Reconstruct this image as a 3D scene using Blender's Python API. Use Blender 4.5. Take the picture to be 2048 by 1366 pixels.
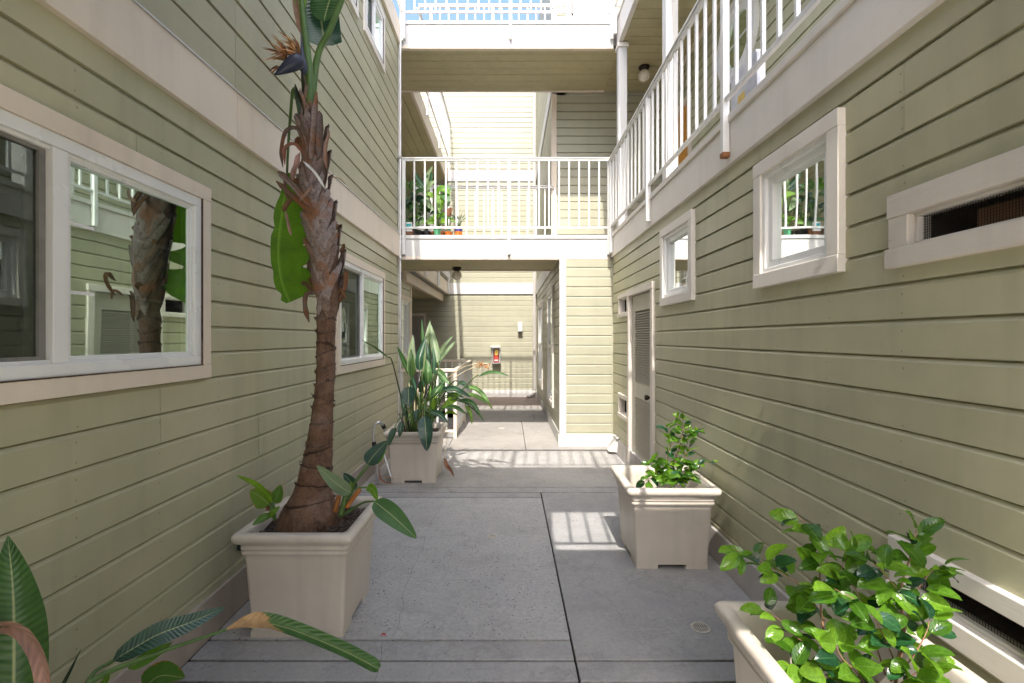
import bpy, math, random
from mathutils import Vector, Matrix, noise
R = random.Random(11)
S = bpy.context.scene
for o in list(bpy.data.objects): bpy.data.objects.remove(o)
COL = S.collection
# ------------------------------------------------------------------ camera, sky, sun, exposure
FPX, VX, VY, H = 955.0, 1018.0, 676.0, 1.5
cam = bpy.data.cameras.new("camera"); cam_o = bpy.data.objects.new("camera", cam); COL.objects.link(cam_o)
cam.sensor_width = 36; cam.lens = 36 * FPX / 2048
cam.shift_x = (1024 - VX) / 2048; cam.shift_y = -(683 - VY) / 2048
cam.clip_start = .02; cam.clip_end = 2000
cam_o.location = (0, 0, H); cam_o.rotation_euler = (math.radians(90), 0, 0)
S.camera = cam_o
TRAVEL = Vector((.07, 1.0, -1.345)).normalized()
W = bpy.data.worlds.new("World"); S.world = W; W.use_nodes = True
wn = W.node_tree.nodes; wl = W.node_tree.links
sky = wn.new('ShaderNodeTexSky'); sky.sky_type = 'NISHITA'; sky.sun_disc = False
sky.sun_elevation = math.asin(-TRAVEL.z); sky.sun_rotation = math.radians(185.7)
sky.air_density = 1.0; sky.dust_density = 5.0; sky.ozone_density = 4.0
bg = wn['Background']; bg.inputs['Strength'].default_value = .15
wl.new(sky.outputs[0], bg.inputs[0])
sun = bpy.data.lights.new("sun", 'SUN'); sun.energy = 2.0; sun.angle = math.radians(.5); sun.color = (1, .94, .86)
sun_o = bpy.data.objects.new("sun", sun); COL.objects.link(sun_o)
sun_o.rotation_euler = TRAVEL.to_track_quat('-Z', 'Y').to_euler(); sun_o.location = (-1, -8, 14)
S.view_settings.view_transform = 'Standard'; S.view_settings.look = 'None'
S.view_settings.gamma = 1; S.view_settings.use_curve_mapping = False
S.view_settings.exposure = 1.84
S.render.engine = 'CYCLES'
S.cycles.max_bounces = 10; S.cycles.diffuse_bounces = 6; S.cycles.glossy_bounces = 4; S.cycles.transparent_max_bounces = 12

# ------------------------------------------------------------------ helpers
OFF = {}
def at(px, py, Y):
    return Vector(((px - VX) / FPX * Y, Y, H - (py - VY) / FPX * Y))

class MB:
    def __init__(s): s.v = []; s.f = []; s.uv = {}; s.m = []
    def add(s, vs, fs, mi=0):
        b = len(s.v); s.v += [Vector(q) for q in vs]
        for f in fs: s.f.append([b + i for i in f]); s.m.append(mi)
        return b
    def box(s, x0, x1, y0, y1, z0, z1, mi=0):
        s.add([(x0,y0,z0),(x1,y0,z0),(x1,y1,z0),(x0,y1,z0),(x0,y0,z1),(x1,y0,z1),(x1,y1,z1),(x0,y1,z1)],
              [(0,3,2,1),(4,5,6,7),(0,1,5,4),(1,2,6,5),(2,3,7,6),(3,0,4,7)], mi); return s
    def hexa(s, p8, mi=0):
        s.add(p8, [(0,3,2,1),(4,5,6,7),(0,1,5,4),(1,2,6,5),(2,3,7,6),(3,0,4,7)], mi); return s
    def fbox(s, F, u0, u1, v0, v1, w0, w1, mi=0):
        P = F.P
        vs = [P(u0,v0,w0),P(u1,v0,w0),P(u1,v0,w1),P(u0,v0,w1),P(u0,v1,w0),P(u1,v1,w0),P(u1,v1,w1),P(u0,v1,w1)]
        fs = [(0,3,2,1),(4,5,6,7),(0,1,5,4),(1,2,6,5),(2,3,7,6),(3,0,4,7)]
        if F.flip: fs = [tuple(reversed(f)) for f in fs]
        s.add(vs, fs, mi); return s
    def tube(s, pts, rad, n=8, mi=0, cap=True):
        pts = [Vector(p) for p in pts]
        if not isinstance(rad, (list, tuple)): rad = [rad] * len(pts)
        rings = []; ref = None
        for i, p in enumerate(pts):
            t = (pts[min(i+1, len(pts)-1)] - pts[max(i-1, 0)]).normalized()
            if ref is None:
                ref = Vector((0,0,1)) if abs(t.z) < .9 else Vector((0,-1,0))
            a = t.cross(ref)
            if a.length < 1e-5: a = t.cross(Vector((1,0,0)))
            a.normalize(); b = a.cross(t).normalized(); ref = b
            rings.append(len(s.v))
            for k in range(n):
                an = 2*math.pi*k/n
                s.uv[len(s.v)] = (k/n, i/max(1, len(pts)-1))
                s.v.append(p + (a*math.cos(an) + b*math.sin(an))*rad[i])
        for i in range(len(pts)-1):
            for k in range(n):
                s.f.append([rings[i]+k, rings[i]+(k+1)%n, rings[i+1]+(k+1)%n, rings[i+1]+k]); s.m.append(mi)
        if cap:
            s.f.append([rings[0]+k for k in reversed(range(n))]); s.m.append(mi)
            s.f.append([rings[-1]+k for k in range(n)]); s.m.append(mi)
        return s
    def lathe(s, prof, c, n=16, mi=0):
        c = Vector(c); base = len(s.v)
        for r, z in prof:
            for k in range(n):
                an = 2*math.pi*k/n
                s.v.append(c + Vector((r*math.cos(an), r*math.sin(an), z)))
        for i in range(len(prof)-1):
            for k in range(n):
                s.f.append([base+i*n+k, base+i*n+(k+1)%n, base+(i+1)*n+(k+1)%n, base+(i+1)*n+k]); s.m.append(mi)
        return s

class Frame:
    def __init__(s, o, u, n):
        s.o = Vector(o); s.u = Vector(u); s.n = Vector(n)
        s.flip = s.u.cross(s.n).z < 0
    def P(s, u, v, w): return s.o + s.u*u + Vector((0,0,v)) + s.n*w

def mesh_of(name, mb, mats, off=Vector((0,0,0)), smooth=False):
    me = bpy.data.meshes.new(name)
    me.from_pydata([tuple(v - off) for v in mb.v], [], mb.f)
    if not isinstance(mats, (list, tuple)): mats = [mats]
    for m in mats: me.materials.append(m)
    if len(mats) > 1: me.polygons.foreach_set('material_index', mb.m)
    if mb.uv:
        ul = me.uv_layers.new(name='UVMap')
        for l in me.loops: ul.data[l.index].uv = mb.uv.get(l.vertex_index, (0,0))
    if smooth: me.polygons.foreach_set('use_smooth', [True]*len(me.polygons))
    me.update(); return me

def off_of(p): return OFF.get(p.name, Vector((0,0,0))) if p else Vector((0,0,0))
def link(name, me, parent=None, loc=None):
    o = bpy.data.objects.new(name, me); COL.objects.link(o)
    if parent:
        o.parent = parent; OFF[o.name] = off_of(parent).copy()
    else: OFF[o.name] = Vector((0,0,0))
    if loc is not None: o.location = Vector(loc); OFF[o.name] = off_of(o) + Vector(loc)
    return o
def build(name, mb, mats, parent=None, smooth=False, bevel=0, kind=None):
    o = link(name, mesh_of(name, mb, mats, off_of(parent), smooth), parent)
    if bevel:
        b = o.modifiers.new('bevel', 'BEVEL'); b.width = bevel; b.segments = 2; b.limit_method = 'ANGLE'; b.angle_limit = math.radians(40)
    if kind: o['kind'] = kind
    return o
def inst(name, me, parent, wloc, rot=None, scale=None):
    o = bpy.data.objects.new(name, me); COL.objects.link(o); o.parent = parent
    o.location = Vector(wloc) - off_of(parent)
    if rot is not None:
        o.rotation_mode = 'QUATERNION'; o.rotation_quaternion = rot
    if scale is not None: o.scale = scale if not isinstance(scale, (int, float)) else (scale,)*3
    OFF[o.name] = Vector(wloc); return o
def thing(name, label, cat, loc=(0,0,0), group=None):
    o = bpy.data.objects.new(name, None); COL.objects.link(o); o.location = loc; o.empty_display_size = .1
    OFF[o.name] = Vector(loc); o['label'] = label; o['category'] = cat
    if group: o['group'] = group
    return o
def tag(o, label, cat, group=None):
    o['label'] = label; o['category'] = cat
    if group: o['group'] = group
    return o
def catmull(pts, n):
    pts = [Vector(p) for p in pts]
    if len(pts) == 2: return [pts[0].lerp(pts[1], i/n) for i in range(n+1)]
    P = [pts[0]*2 - pts[1]] + pts + [pts[-1]*2 - pts[-2]]
    out = []
    for i in range(n+1):
        t = i/n*(len(pts)-1); k = min(int(t), len(pts)-2); t -= k
        a, b, c, d = P[k], P[k+1], P[k+2], P[k+3]
        out.append(.5*((2*b) + (c-a)*t + (2*a-5*b+4*c-d)*t*t + (3*b-a-3*c+d)*t**3))
    return out

# ------------------------------------------------------------------ materials
class NT:
    def __init__(s, name):
        s.mat = bpy.data.materials.new(name); s.mat.use_nodes = True
        s.t = s.mat.node_tree; s.n = s.t.nodes; s.l = s.t.links
        s.p = s.n['Principled BSDF']; s.out = s.n['Material Output']
    def node(s, typ, **kw):
        n = s.n.new(typ)
        for k, v in kw.items():
            if k.startswith('i_'):
                key = k[2:]; key = int(key) if key.isdigit() else key.replace('_', ' ')
                n.inputs[key].default_value = v
            else: setattr(n, k, v)
        return n
    def lk(s, a, b): s.l.new(a, b)
    def math(s, op, a, b=None, clamp=False):
        n = s.n.new('ShaderNodeMath'); n.operation = op; n.use_clamp = clamp
        for i, x in enumerate((a, b)):
            if x is None: continue
            if isinstance(x, (int, float)): n.inputs[i].default_value = x
            else: s.lk(x, n.inputs[i])
        return n.outputs[0]
    def mapr(s, x, a, b, c, d):
        n = s.n.new('ShaderNodeMapRange')
        for i, q in enumerate((None, a, b, c, d)):
            if q is not None: n.inputs[i].default_value = q
        s.lk(x, n.inputs[0]); return n.outputs[0]
    def mix(s, fac, a, b, mode='MIX'):
        n = s.n.new('ShaderNodeMix'); n.data_type = 'RGBA'; n.blend_type = mode
        for sock, x in ((n.inputs[0], fac), (n.inputs[6], a), (n.inputs[7], b)):
            if isinstance(x, (int, float)): sock.default_value = x
            elif isinstance(x, tuple): sock.default_value = (*x, 1)[:4]
            else: s.lk(x, sock)
        return n.outputs[2]
    def noise(s, vec, scale, detail=4, rough=.55, stretch=None):
        if stretch:
            m = s.n.new('ShaderNodeMapping'); m.inputs['Scale'].default_value = stretch; s.lk(vec, m.inputs[0]); vec = m.outputs[0]
        n = s.n.new('ShaderNodeTexNoise'); n.inputs['Scale'].default_value = scale
        n.inputs['Detail'].default_value = detail; n.inputs['Roughness'].default_value = rough
        s.lk(vec, n.inputs['Vector']); return n.outputs[0]
    def bump(s, h, strength, dist=.01):
        n = s.n.new('ShaderNodeBump'); n.inputs['Strength'].default_value = strength; n.inputs['Distance'].default_value = dist
        s.lk(h, n.inputs['Height']); s.lk(n.outputs[0], s.p.inputs['Normal']); return n.outputs[0]
def c3(v, k): return tuple(min(1, x*k) for x in v)

def paint(name, col, rough=.5, mott=.10, grain=(2, 2, 60), grain_s=.25, streak=.12, rnd=.05, peel=0, peelcol=(.3,.27,.22), obj=False, tint=None):
    t = NT(name)
    if obj: pos = t.node('ShaderNodeTexCoord').outputs['Object']
    else: pos = t.node('ShaderNodeNewGeometry').outputs['Position']
    n1 = t.noise(pos, 2.3, 5, .6); n2 = t.noise(pos, 1.0, 3, .5, (9, 9, .9)); n3 = t.noise(pos, 38, 3, .6)
    col_o = t.mix(t.mapr(n1, .32, .68, 0, 1), c3(col, 1-mott), c3(col, 1+mott*.6))
    if tint: col_o = t.mix(t.mapr(t.noise(pos, .9, 3, .5), .4, .65, 0, .8), col_o, tint)
    col_o = t.mix(t.mapr(n2, .5, .78, 0, streak), col_o, c3(col, .45))
    col_o = t.mix(t.mapr(n3, .62, .8, 0, .25), col_o, c3(col, .7))
    oi = t.node('ShaderNodeObjectInfo').outputs['Random']
    hsv = t.node('ShaderNodeHueSaturation'); t.lk(t.mapr(oi, 0, 1, 1-rnd, 1+rnd), hsv.inputs['Value']); t.lk(col_o, hsv.inputs['Color'])
    col_o = hsv.outputs[0]
    g = t.noise(pos, 6, 5, .65, grain)
    hgt = g
    if peel:
        pv = t.noise(pos, 5, 6, .7, (1.2, 3, 6) if peel < 2 else (3, 1.2, 6))
        pm = t.mapr(pv, .66, .70, 0, 1)
        col_o = t.mix(t.math('MULTIPLY', pm, .75), col_o, peelcol)
        hgt = t.math('SUBTRACT', g, t.math('MULTIPLY', pm, .6))
    t.lk(col_o, t.p.inputs['Base Color'])
    t.lk(t.mapr(n1, .3, .7, rough-.08, rough+.1), t.p.inputs['Roughness'])
    t.bump(hgt, grain_s, .004)
    return t.mat

SIDE = (.455, .437, .287)
M = {}
M['siding'] = paint('sage_paint', SIDE, .42, .12, (60, 2, 60), .14, .28, .065, tint=(.41, .405, .265))
M['siding_up'] = paint('sage_paint_grained', (.41, .39, .262), .6, .12, (8, 1.2, 14), .8, .12, .04)
M['siding_face'] = paint('sage_paint_sun_dimmed', (.375, .365, .27), .45, .08, (2, 60, 60), .10, .10, .03)  # same sage paint, darkened to hold down the sunlit walls
M['soffit'] = paint('olive_soffit_paint', (.44, .39, .23), .6, .12, (2, 40, 40), .3, .2, .06, 1, (.2,.17,.1))
M['cream'] = paint('cream_trim_paint', (.74, .645, .53), .5, .06, (30, 2, 30), .18, .22, .03)
M['creamR'] = paint('pale_trim_paint', (.71, .665, .60), .5, .06, (30, 2, 30), .3, .15, .03)
M['white'] = paint('white_paint', (.60, .59, .57), .5, .04, (2, 30, 40), .25, .12, .02)
M['white_peel'] = paint('white_peeling_paint', (.60, .585, .56), .55, .05, (2, 30, 40), .5, .2, .02, 1, (.38,.35,.3))
M['rough_wood'] = paint('rough_sawn_trim', (.68, .625, .545), .65, .10, (30, 1.2, 10), 1.0, .2, .03, 2, (.42,.37,.31))
M['metal_white'] = paint('white_rail_enamel', (.68, .67, .64), .38, .06, (20, 20, 20), .15, .25, .05, 1, (.34,.26,.2))
M['rust'] = paint('rusty_post_end', (.30, .12, .04), .8, .3, (20, 20, 20), .8, .4, .0)
M['vinyl'] = paint('white_vinyl', (.80, .80, .78), .3, .02, (5, 5, 5), .03, .08, .01)
M['door'] = paint('putty_door_paint', (.46, .43, .35), .5, .06, (20, 20, 3), .15, .15, .03)
M['door_grey'] = paint('grey_door_paint', (.33, .31, .30), .5, .05, (20, 20, 3), .1, .1, .0)
M['orange'] = paint('orange_door_varnish', (.62, .27, .03), .35, .1, (20, 20, 2), .2, .2, .0)
M['planter'] = paint('beige_planter_plastic', (.63, .565, .485), .42, .08, (8, 8, 8), .15, .30, .05, obj=True)
M['skirt'] = paint('worn_skirting_paint', (.42, .36, .31), .6, .15, (30, 2, 30), .4, .3, .02, 2, (.25,.22,.2))
M['curb'] = paint('grey_curb_paint', (.42, .395, .37), .7, .15, (12, 12, 12), .4, .3, .0)
M['bwall'] = paint('plain_wall', (.5, .47, .38), .7, .05, (5, 5, 5), .1, .1, 0)
M['galv'] = paint('dull_metal', (.42, .40, .37), .35, .12, (9, 9, 9), .1, .2, .02)

M['nail'] = paint('nail_head_paint', (.30, .27, .18), .5, .2, (20,20,20), .2, .2, 0)
def plain(name, col, rough=.5, metal=0, spec=None):
    t = NT(name); t.p.inputs['Base Color'].default_value = (*col, 1); t.p.inputs['Roughness'].default_value = rough
    t.p.inputs['Metallic'].default_value = metal
    pos = t.node('ShaderNodeTexCoord').outputs['Object']
    n = t.noise(pos, 14, 3); t.lk(t.mix(t.mapr(n, .3, .7, 0, 1), c3(col, .8), c3(col, 1.12)), t.p.inputs['Base Color'])
    return t.mat
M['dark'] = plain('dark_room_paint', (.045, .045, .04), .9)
M['black'] = plain('black_rubber', (.015, .015, .016), .45)
M['bronze'] = plain('bronze_metal', (.03, .02, .014), .4, .6)
M['globe'] = plain('opal_glass', (.72, .66, .56), .25)
M['curtain'] = plain('pale_curtain', (.55, .56, .52), .9)
M['screen_frame'] = plain('grey_screen_frame', (.22, .21, .19), .5)
M['cabinet'] = plain('brown_cabinet', (.35, .2, .08), .5)
M['chrome'] = plain('brushed_tube', (.55, .55, .55), .28, .8)
M['green_pipe'] = plain('oxidised_pipe', (.05, .075, .06), .55, .3)
M['steel'] = plain('drain_steel', (.60, .57, .52), .4, .3)
M['hole'] = plain('dark_drain_pit', (.01, .01, .01), .9)
M['teal'] = plain('teal_card', (.04, .35, .36), .6); M['whitecard'] = plain('white_card', (.75, .75, .73), .6)
M['terracotta'] = plain('terracotta', (.42, .15, .05), .7); M['brownpot'] = plain('brown_pot', (.22, .10, .05), .5)
M['blackpot'] = plain('black_pot', (.02, .02, .025), .3); M['greenpot'] = plain('mint_pot', (.12, .42, .22), .4)
M['bluepot'] = plain('blue_glaze', (.06, .06, .30), .3); M['orangepot'] = plain('orange_glaze', (.75, .20, .03), .35)
M['yellow'] = plain('yellow_print', (.62, .42, .08), .5); M['red'] = plain('red_print', (.48, .06, .045), .4)
M['boxgrey'] = plain('pale_grey_carton', (.50, .51, .55), .6)

def concrete(name, col, speck, bump, warm=(0,0,0), rough=.75):
    t = NT(name); pos = t.node('ShaderNodeNewGeometry').outputs['Position']
    a = t.noise(pos, 1.1, 6, .62); b = t.noise(pos, 6, 6, .7); c = t.noise(pos, 42, 3, .65); d = t.noise(pos, 120, 2, .6); w = t.noise(pos, .55, 7, .68)
    co = t.mix(t.mapr(a, .3, .7, 0, 1), c3(col, .80), c3(col, 1.18))
    co = t.mix(t.mapr(b, .38, .72, 0, .55), co, c3((col[0]*1.04, col[1], col[2]*.95), 1.28))
    co = t.mix(t.mapr(t.noise(pos, 2.1, 6, .72), .54, .70, 0, .45), co, c3((col[0]*1.04, col[1]*.98, col[2]*.9), .62))
    ln = t.math('ABSOLUTE', t.math('SUBTRACT', w, .5))
    co = t.mix(t.mapr(ln, .0, .012, .35, 0), co, c3(col, .55))
    co = t.mix(t.mapr(t.math('ABSOLUTE', t.math('SUBTRACT', t.noise(pos, .9, 6, .6), .52)), .02, .05, .18, 0), co, c3(col, 1.35))
    co = t.mix(t.mapr(c, .35, .68, 0, .30+.35*speck), c3(col, 1.12), co) if False else t.mix(t.mapr(c, .40, .66, .30*speck+.12, 0), co, c3(col, .62))
    co = t.mix(t.mapr(d, .56, .70, 0, .45*speck+.08), co, c3(col, 1.45))
    vor = t.node('ShaderNodeTexVoronoi', feature='F1'); vor.inputs['Scale'].default_value = 40; vor.inputs['Randomness'].default_value = 1
    t.lk(pos, vor.inputs['Vector'])
    pit = t.math('MULTIPLY', t.mapr(vor.outputs['Distance'], .13, .22, 1, 0), t.mapr(t.noise(pos, 9, 3), .44, .56, 0, speck))
    co = t.mix(pit, co, c3(col, .28))
    t.lk(co, t.p.inputs['Base Color']); t.lk(t.mapr(a, .3, .7, rough-.15, rough+.1), t.p.inputs['Roughness'])
    h = t.math('SUBTRACT', t.math('ADD', b, t.math('MULTIPLY', c, .8)), t.math('MULTIPLY', pit, 1.4))
    t.bump(h, bump, .007); return t.mat
M['conc_rough'] = concrete('pitted_concrete', (.40, .398, .392), .9, .75)
M['conc'] = concrete('smooth_concrete', (.315, .314, .314), .40, .40)
M['conc_pale'] = concrete('pale_concrete', (.285, .272, .255), .25, .25)
M['conc_bounce'] = concrete('bounce_white_concrete', (.64, .60, .54), .1, .2)  # near-white only to bounce light, used on ground behind the viewer
M['conc_mid'] = concrete('gritty_concrete', (.345, .336, .325), .8, .6)
M['conc_red'] = concrete('brown_shaded_concrete', (.24, .19, .165), .5, .4)  # brownish paving with the upper bridge's shade put into the colour
M['earth'] = concrete('ground_earth', (.15, .13, .11), .5, .4)

def glass(name, tint, refl, trans, fac=.5):
    t = NT(name)
    gl = t.node('ShaderNodeBsdfGlossy'); gl.inputs['Roughness'].default_value = .015; gl.inputs['Color'].default_value = (*refl, 1)
    tr = t.node('ShaderNodeBsdfTransparent'); tr.inputs['Color'].default_value = (*trans, 1)
    lw = t.node('ShaderNodeLayerWeight'); lw.inputs['Blend'].default_value = .35
    f = t.mapr(lw.outputs['Fresnel'], 0, .6, fac, min(1, fac+.3))
    pos = t.node('ShaderNodeNewGeometry').outputs['Position']
    b = t.node('ShaderNodeBump'); b.inputs['Strength'].default_value = .03; b.inputs['Distance'].default_value = .05
    t.lk(t.noise(pos, 1.4, 2), b.inputs['Height']); t.lk(b.outputs[0], gl.inputs['Normal'])
    mx = t.node('ShaderNodeMixShader'); t.lk(f, mx.inputs[0]); t.lk(tr.outputs[0], mx.inputs[1]); t.lk(gl.outputs[0], mx.inputs[2])
    df = t.node('ShaderNodeBsdfDiffuse'); df.inputs['Color'].default_value = (.55, .53, .48, 1)
    m2 = t.node('ShaderNodeMixShader'); t.lk(t.math('ADD', t.mapr(t.noise(pos, 4, 6, .7), .5, .8, .015, .12), t.mapr(t.noise(pos, 1.5, 4, .6, (12, 12, .6)), .55, .8, 0, .06)), m2.inputs[0])
    t.lk(mx.outputs[0], m2.inputs[1]); t.lk(df.outputs[0], m2.inputs[2]); t.lk(m2.outputs[0], t.out.inputs[0]); return t.mat
M['glass'] = glass('green_window_glass', None, (.80, .99, .87), (.55, .70, .60), .80)
M['glass_clear'] = glass('window_glass', None, (.92, .97, .95), (.55, .62, .60), .75)
M['glass_dark'] = glass('screened_glass', None, (.62, .72, .66), (.45, .5, .46), .16)

def leafmat(name, col, veins=26, rough=.32, transl=.25, midrib=(.45, .5, .25), dry=0, drycol=(.45, .27, .10), vary=.25, vamt=.35, burnt=False, bst=.35):
    t = NT(name)
    uv = t.node('ShaderNodeUVMap').outputs[0]; sx = t.node('ShaderNodeSeparateXYZ'); t.lk(uv, sx.inputs[0])
    v = t.math('ABSOLUTE', t.math('MULTIPLY', t.math('SUBTRACT', sx.outputs[0], .5), 2)); y = sx.outputs[1]
    wv = t.math('SINE', t.math('MULTIPLY', t.math('SUBTRACT', t.math('MULTIPLY', y, veins), t.math('MULTIPLY', v, 1.6)), 6.283))
    wv = t.mapr(wv, -1, 1, 0, 1)
    oc = t.node('ShaderNodeTexCoord').outputs['Object']
    n = t.noise(oc, 9, 4, .6); oi = t.node('ShaderNodeObjectInfo').outputs['Random']
    co = t.mix(t.mapr(n, .3, .7, 0, 1), c3(col, .72), c3((col[0]*1.15, col[1], col[2]), 1.25))
    co = t.mix(t.math('MULTIPLY', t.math('POWER', wv, 3), vamt), co, c3((col[0]*1.6+.02, col[1]*1.35+.01, col[2]*1.3), 1.1))
    hs = t.node('ShaderNodeHueSaturation'); t.lk(t.mapr(oi, 0, 1, 1-vary, 1+vary), hs.inputs['Value'])
    t.lk(t.mapr(oi, 0, 1, .515, .485), hs.inputs['Hue']); t.lk(co, hs.inputs['Color']); co = hs.outputs[0]
    co = t.mix(t.mapr(v, .0, .07, .8, 0), co, midrib)
    if dry:
        dn = t.math('ADD', t.noise(uv, 3.5, 4, .7), t.math('MULTIPLY', t.math('POWER', v, 4), .22 if dry < 2 else .6))
        dn = t.math('ADD', dn, t.math('MULTIPLY', t.math('POWER', y, 6), .12))
        co = t.mix(t.mapr(dn, .70, .76, 0, 1), co, drycol)
    if burnt:
        dn = t.math('ADD', y, t.math('ADD', t.math('MULTIPLY', t.noise(uv, 5, 4, .7), .16), t.math('MULTIPLY', sx.outputs[0], -.18)))
        co = t.mix(t.mapr(dn, .36, .38, 1, 0), co, t.mix(t.mapr(t.noise(oc, 30, 4), .35, .7, 0, 1), (.55, .36, .18), (.33, .19, .08)))
    t.lk(co, t.p.inputs['Base Color']); t.p.inputs['Roughness'].default_value = rough
    bn = t.node('ShaderNodeBump'); bn.inputs['Strength'].default_value = bst; bn.inputs['Distance'].default_value = .004
    t.lk(t.math('ADD', wv, n), bn.inputs['Height']); t.lk(bn.outputs[0], t.p.inputs['Normal'])
    tr = t.node('ShaderNodeBsdfTranslucent')
    t.lk(t.mix(1.0, co, (1.5, 1.5, .7), 'MULTIPLY'), tr.inputs['Color'])
    mx = t.node('ShaderNodeMixShader'); mx.inputs[0].default_value = transl
    t.lk(t.p.outputs[0], mx.inputs[1]); t.lk(tr.outputs[0], mx.inputs[2]); t.lk(mx.outputs[0], t.out.inputs[0])
    return t.mat
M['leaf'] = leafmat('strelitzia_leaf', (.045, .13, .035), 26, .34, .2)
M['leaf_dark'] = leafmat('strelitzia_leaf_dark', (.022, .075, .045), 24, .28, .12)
M['leaf_pale'] = leafmat('strelitzia_leaf_pale_lit', (.16, .25, .13), 28, .35, .25, vary=.15)  # pale leaves; also carries the sheen of lit blades in its colour
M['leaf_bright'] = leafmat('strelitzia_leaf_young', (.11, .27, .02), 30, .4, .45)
M['leaf_hang'] = leafmat('banana_leaf_young', (.065, .205, .006), 60, .5, .4, (.2, .4, .05), vary=.05, vamt=.2)  # brighter green of a young leaf
M['leaf_half_dry'] = leafmat('strelitzia_leaf_dry_edge', (.10, .24, .03), 26, .4, .3, dry=1, drycol=(.38, .14, .05))
M['leaf_tan'] = leafmat('strelitzia_leaf_tan', (.52, .33, .15), 20, .6, .15, (.35, .3, .15), vary=.1)
M['leaf_burnt'] = leafmat('strelitzia_leaf_burnt', (.06, .15, .045), 24, .34, .2, burnt=True)
M['leaf_brown'] = leafmat('dead_leaf', (.20, .11, .06), 14, .7, .12, (.2, .12, .07))
M['leaf_grey'] = leafmat('withered_leaf', (.30, .20, .15), 9, .7, .1, (.3, .2, .14), vary=.1)
M['ficus'] = leafmat('ficus_leaf', (.10, .245, .022), 8, .20, .48, (.2, .36, .08), vary=.5, vamt=.04, bst=.10)
M['ficus_dark'] = leafmat('ficus_leaf_shaded', (.014, .065, .025), 8, .18, .2, (.06, .15, .06), vary=.35, vamt=.04, bst=.10)  # darker copies mixed in, shade put into the leaf colour
M['petiole'] = plain('green_stalk', (.09, .17, .04), .4); M['petiole_dark'] = plain('dark_stalk', (.035, .05, .02), .4)
M['stem_red'] = plain('reddish_twig', (.28, .15, .09), .6); M['stalk_orange'] = plain('orange_stalk', (.40, .15, .03), .5)
M['stalk_pale'] = plain('straw_stalk', (.5, .42, .26), .6)
M['bract'] = plain('blue_black_bract', (.035, .042, .075), .38)

def bark(name, cols, ring=0):
    t = NT(name); uv = t.node('ShaderNodeUVMap').outputs[0]; oc = t.node('ShaderNodeNewGeometry').outputs['Position']
    n1 = t.noise(uv, 5, 6, .7, (9, .8, 1)); n2 = t.noise(oc, 18, 5, .65); oi = t.node('ShaderNodeObjectInfo').outputs['Random']
    r = t.node('ShaderNodeValToRGB'); e = r.color_ramp.elements
    e[0].position = .0; e[0].color = (*cols[0], 1); e[1].position = 1; e[1].color = (*cols[-1], 1)
    for i, c in enumerate(cols[1:-1]):
        q = e.new((i+1)/(len(cols)-1)); q.color = (*c, 1)
    f = t.math('ADD', t.math('MULTIPLY', n1, .55), t.math('MULTIPLY', oi, .75)); f = t.math('SUBTRACT', f, .18, True)
    t.lk(f, r.inputs[0])
    co = t.mix(t.mapr(n2, .5, .7, 0, .55), r.outputs[0], c3(cols[0], .45))
    co = t.mix(t.mapr(t.noise(oc, 7, 4, .6), .48, .62, 0, .15 if ring else .5), co, (.30, .205, .16))
    co = t.mix(t.mapr(n1, .60, .72, 0, .6), co, c3(cols[0], .35))
    co = t.mix(t.mapr(t.math('ABSOLUTE', t.math('SUBTRACT', t.noise(oc, 16, 5, .7), .5)), .0, .018, .8, 0), co, (.03, .016, .01))
    if ring:
        co = t.mix(t.mapr(t.noise(oc, 6, 4, .65), .50, .62, 0, .85), co, (.36, .14, .045))
        co = t.mix(t.mapr(t.noise(uv, 3, 5, .7, (16, .7, 1)), .52, .70, 0, .55), co, (.50, .42, .39))
        sx = t.node('ShaderNodeSeparateXYZ'); t.lk(uv, sx.inputs[0]); e_ = t.math('ABSOLUTE', t.math('MULTIPLY', t.math('SUBTRACT', sx.outputs[0], .5), 2))
        e_ = t.math('ADD', e_, t.math('MULTIPLY', t.noise(oc, 30, 3), .25))
        co = t.mix(t.mapr(e_, .88, 1.05, 0, .85), co, (.045, .022, .014))  # edges darkened: shade of the gaps between sheaths put into the colour
    t.lk(co, t.p.inputs['Base Color']); t.p.inputs['Roughness'].default_value = .7
    t.bump(t.math('ADD', n1, t.math('MULTIPLY', n2, .6)), .9, .008); return t.mat
M['bark'] = bark('trunk_bark', [(.07, .035, .02), (.19, .10, .058), (.34, .205, .13), (.22, .125, .075)])
M['sheath'] = bark('dead_sheath', [(.12, .065, .04), (.22, .145, .11), (.33, .26, .235), (.42, .35, .33), (.37, .29, .26), (.28, .17, .11), (.40, .17, .05)], 1)
M['scar'] = bark('leaf_scar_bark', [(.03, .017, .01), (.09, .05, .03), (.16, .09, .05)])
def soilmat():
    t = NT('dark_soil'); pos = t.node('ShaderNodeNewGeometry').outputs['Position']
    a = t.noise(pos, 40, 4); t.lk(t.mix(t.mapr(a, .35, .65, 0, 1), (.012, .008, .006), (.09, .06, .045)), t.p.inputs['Base Color'])
    t.p.inputs['Roughness'].default_value = .9; t.bump(a, 1, .02); return t.mat
M['soil'] = soilmat()
M['chip'] = bark('bark_chip', [(.02, .012, .008), (.06, .038, .026), (.14, .10, .075)])

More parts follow.
